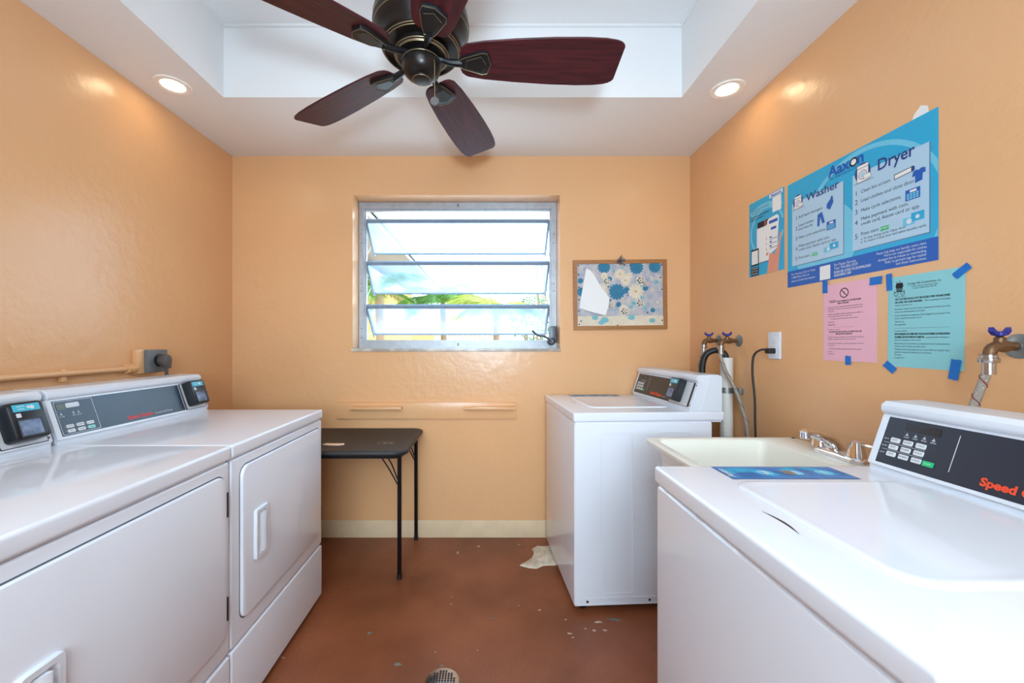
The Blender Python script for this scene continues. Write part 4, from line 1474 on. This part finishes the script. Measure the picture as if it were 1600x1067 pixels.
hose('supply_hose', 'braided steel hose with red stripes going down behind the near washer', [(XR - .074, .962, 1.190), (XR - .076, .965, 1.16), (XR - .086, .975, 1.10), (XR - .095, .985, 1.04), (XR - .10, .99, .95), (XR - .10, .99, .7), (XR - .09, .98, .3)], .0088, BRAID, group='washer supply hoses', stripe=RED)
t = thing('standpipe', 'vertical white plastic drain pipe strapped to the wall near the corner', 'pipe', (1.245, 2.075, 0))
b = B()
ring(b, [(1.245 + .030 * math.cos(2 * PI * i / 28), 2.075 + .030 * math.sin(2 * PI * i / 28)) for i in range(28)], [(1.245 + .026 * math.cos(2 * PI * i / 28), 2.075 + .026 * math.sin(2 * PI * i / 28)) for i in range(28)], .001, 1.158)
obj('pipe', b, PVC, t, True)
b = B()
ring(b, [(1.245 + .0325 * math.cos(2 * PI * i / 28), 2.075 + .0325 * math.sin(2 * PI * i / 28)) for i in range(28)], [(1.245 + .0302 * math.cos(2 * PI * i / 28), 2.075 + .0302 * math.sin(2 * PI * i / 28)) for i in range(28)], .975, 1.003)
box(b, 1.274, 1.284, 1.995, 2.06, .975, 1.003, .002)
box(b, 1.262, 1.284, 2.000, 2.010, .972, 1.006, .002)
obj('pipe_strap', b, GALV, t, True)
f = Flat([RED], 0, 0)
f.text('PVC-1120  SCH 40  PIPE  ASTM  NSF', 0, 0, .010, mat('pipe_print', (150, 110, 110), .6), 0)
xs = 622 / 1
# lettering runs up the pipe on the side facing the room
Mt = Matrix(((0, .3, 0, 0), (0, -.954, 0, 0), (1, 0, 0, 0), (0, 0, 0, 1)))
ang = math.radians(215)
nx, ny = math.cos(ang), math.sin(ang)
Mt = Matrix(((0, ny, nx, 1.245 + nx * .0306), (0, -nx, ny, 2.075 + ny * .0306), (1, 0, 0, .70), (0, 0, 0, 1)))
f.build('pipe_lettering', bpy.data.objects['pipe'], Mt, True)
t = thing('drain_hose', 'black rubber drain hose arching into the top of the white standpipe', 'hose', (1.15, 2.1, .95))
b = B()
tube(b, [(1.245, 2.078, 1.06), (1.245, 2.078, 1.14), (1.238, 2.085, 1.178), (1.205, 2.10, 1.196), (1.166, 2.12, 1.175), (1.150, 2.13, 1.12), (1.148, 2.13, 1.03), (1.150, 2.13, .95), (1.152, 2.13, .55)], .0155, 14, 8)
obj('hose_line', b, RUBBER, t, True)

# ------------------------------------------------------------------ dryer outlet, conduit, plug
t = thing('dryer_outlet_box', 'grey surface-mounted power outlet box on the peach wall above the dryers', 'outlet', (XL, 1.90, 1.15))
b = B(); box(b, XL + .0005, XL + .028, 1.815, 1.945, 1.092, 1.205, .003)
obj('back_box', b, WALL, t, True)
b = B(); box(b, XL + .028, XL + .050, 1.845, 1.955, 1.095, 1.202, .004)
obj('outlet_cover', b, GREYBOX, t, True)
b = B(); lathe(b, [(.030, 0), (.030, .004), (.026, .006), (0, .006)], M=Matrix.Translation((XL + .050, 1.905, 1.152)) @ Matrix.Rotation(PI / 2, 4, 'Y'), n=24)
obj('socket', b, BLACKP, t, True)
t = thing('dryer_plug', 'round grey-brown plug and cord in the box above the dryers', 'plug', (XL + .06, 1.905, 1.15))
b = B(); lathe(b, [(.023, 0), (.026, .008), (.030, .022), (.028, .034), (.018, .038), (0, .038)], M=Matrix.Translation((XL + .0565, 1.905, 1.150)) @ Matrix.Rotation(PI / 2, 4, 'Y'), n=20)
box(b, XL + .066, XL + .092, 1.893, 1.93, 1.112, 1.15, .006)
obj('plug_body', b, GREYP, t, True)
b = B(); tube(b, [(XL + .080, 1.912, 1.125), (XL + .080, 1.912, 1.09), (XL + .078, 1.912, 1.03), (XL + .078, 1.91, .95), (XL + .07, 1.90, .6)], .0075, 10)
obj('cable', b, GREYP, t, True)
t = thing('wall_conduit', 'peach-painted metal conduit running along the wall behind the dryers', 'conduit', (XL + .02, 1.2, 1.115))
b = B(); tube(b, [(XL + .016, 1.80, 1.118), (XL + .016, 1.2, 1.115), (XL + .016, .2, 1.108), (XL + .016, -1.2, 1.10)], .0125, 12, 4)
obj('pipe', b, WALL, t, True)
b = B(); tube(b, [(XL + .016, 1.775, 1.118), (XL + .016, 1.814, 1.118)], .018, 12)
for y in (1.768, 1.79):
    tube(b, [(XL + .016, y, 1.118), (XL + .016, y + .012, 1.118)], .021, 8)
obj('connector', b, WALL, t, True)
for y in (1.50, 1.0):
    b = B(); box(b, XL + .0005, XL + .018, y, y + .018, 1.085, 1.133, .003); obj('conduit_clip', b, WALL, t, True)

# ------------------------------------------------------------------ recessed lights
LAMP = mat('lamp_lens', (255, 232, 190), .5, emit=22)
LTRIM = mat('lamp_trim', (248, 244, 238), .4)
def downlight(x, y, label):
    t = thing('recessed_light', label, 'ceiling light', (x, y, ZC), 0, 'recessed downlights in the dropped ceiling border')
    b = B()
    n = 36
    tt = bmesh.new()
    loft(tt, [[(r * math.cos(2 * PI * i / n), r * math.sin(2 * PI * i / n), z) for i in range(n)] for r, z in ((.073, -.0005), (.071, -.006), (.060, -.008), (.047, -.004), (.046, -.001))], False, False)
    merge(b, tt)
    obj('trim_ring', b, LTRIM, t)
    b = B(); lathe(b, [(.046, -.0008), (.046, -.003), (0, -.004)], n=n)
    obj('lens', b, LAMP, t)
downlight(-1.448, 1.832, 'glowing round recessed light in the ceiling border above the dryers')
downlight(1.119, 1.861, 'glowing round recessed light in the ceiling border above the washers')
downlight(-1.448, .10, 'recessed light in the ceiling border behind the camera, over the dryer side')
downlight(1.119, .10, 'recessed light in the ceiling border behind the camera, over the washer side')

# ------------------------------------------------------------------ ceiling fan
FX, FYc, FZ = -.214, 1.290, 2.150
t = thing('ceiling_fan', 'dark bronze ceiling fan with five mahogany blades and a pull chain', 'ceiling fan', (FX, FYc, FZ))
b = B()
lathe(b, [(.048, .004), (.082, .006), (.087, .010), (.088, .022), (.113, .023), (.119, .022), (.123, .026), (.128, .030), (.131, .040), (.134, .052), (.141, .066), (.149, .080), (.152, .095), (.153, .118), (.148, .140), (.125, .165), (.09, .19), (.07, .21), (.05, .22)], n=64)
mh = obj('motor_housing', b, BRONZE, t)
def goldring(r, z, th=.0016, par=None):
    b = B()
    n = 64
    tube(b, [(r * math.cos(2 * PI * i / n), r * math.sin(2 * PI * i / n), z) for i in range(n + 1)], th, 6, smoothp=False)
    return obj('gold_line', b, GOLD, par or mh)
for r, z in ((.0870, .0095), (.0820, .0055), (.0785, .0048), (.1235, .0262), (.1190, .0216), (.1505, .083), (.1530, .1000)):
    goldring(r, z)
b = B(); lathe(b, [(.016, .215), (.016, .50)], n=20)
obj('downrod', b, BRONZE, t)
b = B(); lathe(b, [(.018, .50), (.045, .515), (.065, .56), (.068, .6175)], n=40)
obj('canopy', b, BRONZE, t)
b = B(); lathe(b, [(.052, .006), (.053, -.004), (.056, -.008), (.061, -.009), (.063, -.013), (.0635, -.019), (.0615, -.032), (.055, -.046), (.045, -.056), (.036, -.0615), (.031, -.0625), (.0285, -.066), (.024, -.0675), (0, -.0675)], n=48)
sh_ = obj('switch_housing', b, BRONZE, t)
goldring(.0622, -.0105, .0011, sh_); goldring(.0285, -.0665, .0009, sh_)
b = B()
tube(b, [(.045, -.042, -.030), (.048, -.046, -.05), (.048, -.046, -.150)], .0013, 6)
ch = obj('pull_chain', b, GOLD, t)
b = B(); lathe(b, [(.0, -.0035), (.013, -.003), (.014, 0), (.013, .003), (0, .0035)], M=Matrix.Translation((.048, -.046, -.163)) @ Matrix.Rotation(PI / 2, 4, 'X'), n=20)
obj('chain_fob', b, GREYP, ch)
# blade along local +x, pitched
def hw_(x):
    k = [(.125, .030), (.130, .044), (.142, .054), (.150, .058), (.200, .067), (.30, .076), (.42, .083), (.52, .085), (.58, .083), (.615, .078), (.630, .073), (.640, .066), (.645, .058)]
    for (a, c), (d, e) in zip(k[:-1], k[1:]):
        if a <= x <= d:
            return c + (e - c) * (x - a) / (d - a)
    return k[-1][1]
xs_ = [.125, .127, .130, .136, .142, .150, .17, .20, .23, .27, .30, .34, .38, .42, .47, .52, .55, .58, .60, .615, .623, .630, .636, .640, .645]
outl = [(x, hw_(x)) for x in xs_] + [(x, -hw_(x)) for x in xs_[::-1]]
PITCH = Matrix.Rotation(math.radians(-13), 4, 'X')
b = B(); prism(b, outl, -.003, .003, PITCH)
bmesh.ops.bevel(b, geom=[e for e in b.edges if len(e.link_faces) == 2 and e.calc_face_angle(0) > .9], offset=.0012, segments=1, affect='EDGES')
blade0 = obj('blade', b, MAHOG, t)
b = B()
plate = [(.195, .012), (.215, .030), (.262, .034), (.285, .022), (.285, -.022), (.262, -.034), (.215, -.030), (.195, -.012)]
plate = [(.122, .014), (.140, .022), (.196, .040), (.214, .036), (.226, .0), (.214, -.036), (.196, -.040), (.140, -.022), (.122, -.014)]
prism(b, plate, -.003, -.014, PITCH, bev=.003)
prism(b, [(.145, .011), (.192, .026), (.208, .0), (.192, -.026), (.145, -.011)], -.014, -.017, PITCH)
tube(b, [(.045, 0, .004), (.070, 0, -.001), (.095, 0, -.008), (.130, 0, -.010)], [.011, .009, .010, .012], 8)
for _x, _y in ((.15, .0), (.19, .018), (.19, -.018)):
    lathe(b, [(.005, .003), (.004, .006), (0, .0065)], c=(_x, _y, 0), M=PITCH, n=8)
br0 = obj('blade_bracket', b, BLACKIRON, blade0)
b = B()
def outline_tube(pp, z, r=.0008):
    q = [PITCH @ Vector((p[0], p[1], z)) for p in pp]
    q.append(q[0])
    tube(b, q, r, 5, smoothp=False)
outline_tube([(.145, .011), (.192, .026), (.208, .0), (.192, -.026), (.145, -.011)], -.0148)
outline_tube([(.124, .013), (.140, .0205), (.196, .038), (.2125, .0345), (.224, .0), (.2125, -.0345), (.196, -.038), (.140, -.0205), (.124, -.013)], -.0142)
go0 = obj('bracket_gold_line', b, GOLD, blade0)
for k in range(5):
    a = math.radians(1.4 + 72 * k)
    if k == 0:
        bl = blade0
    else:
        bl = blade0.copy(); COL.objects.link(bl); bl.parent = t
        for q in (br0, go0):
            c = q.copy(); COL.objects.link(c); c.parent = bl
    bl.rotation_euler = (0, 0, a)
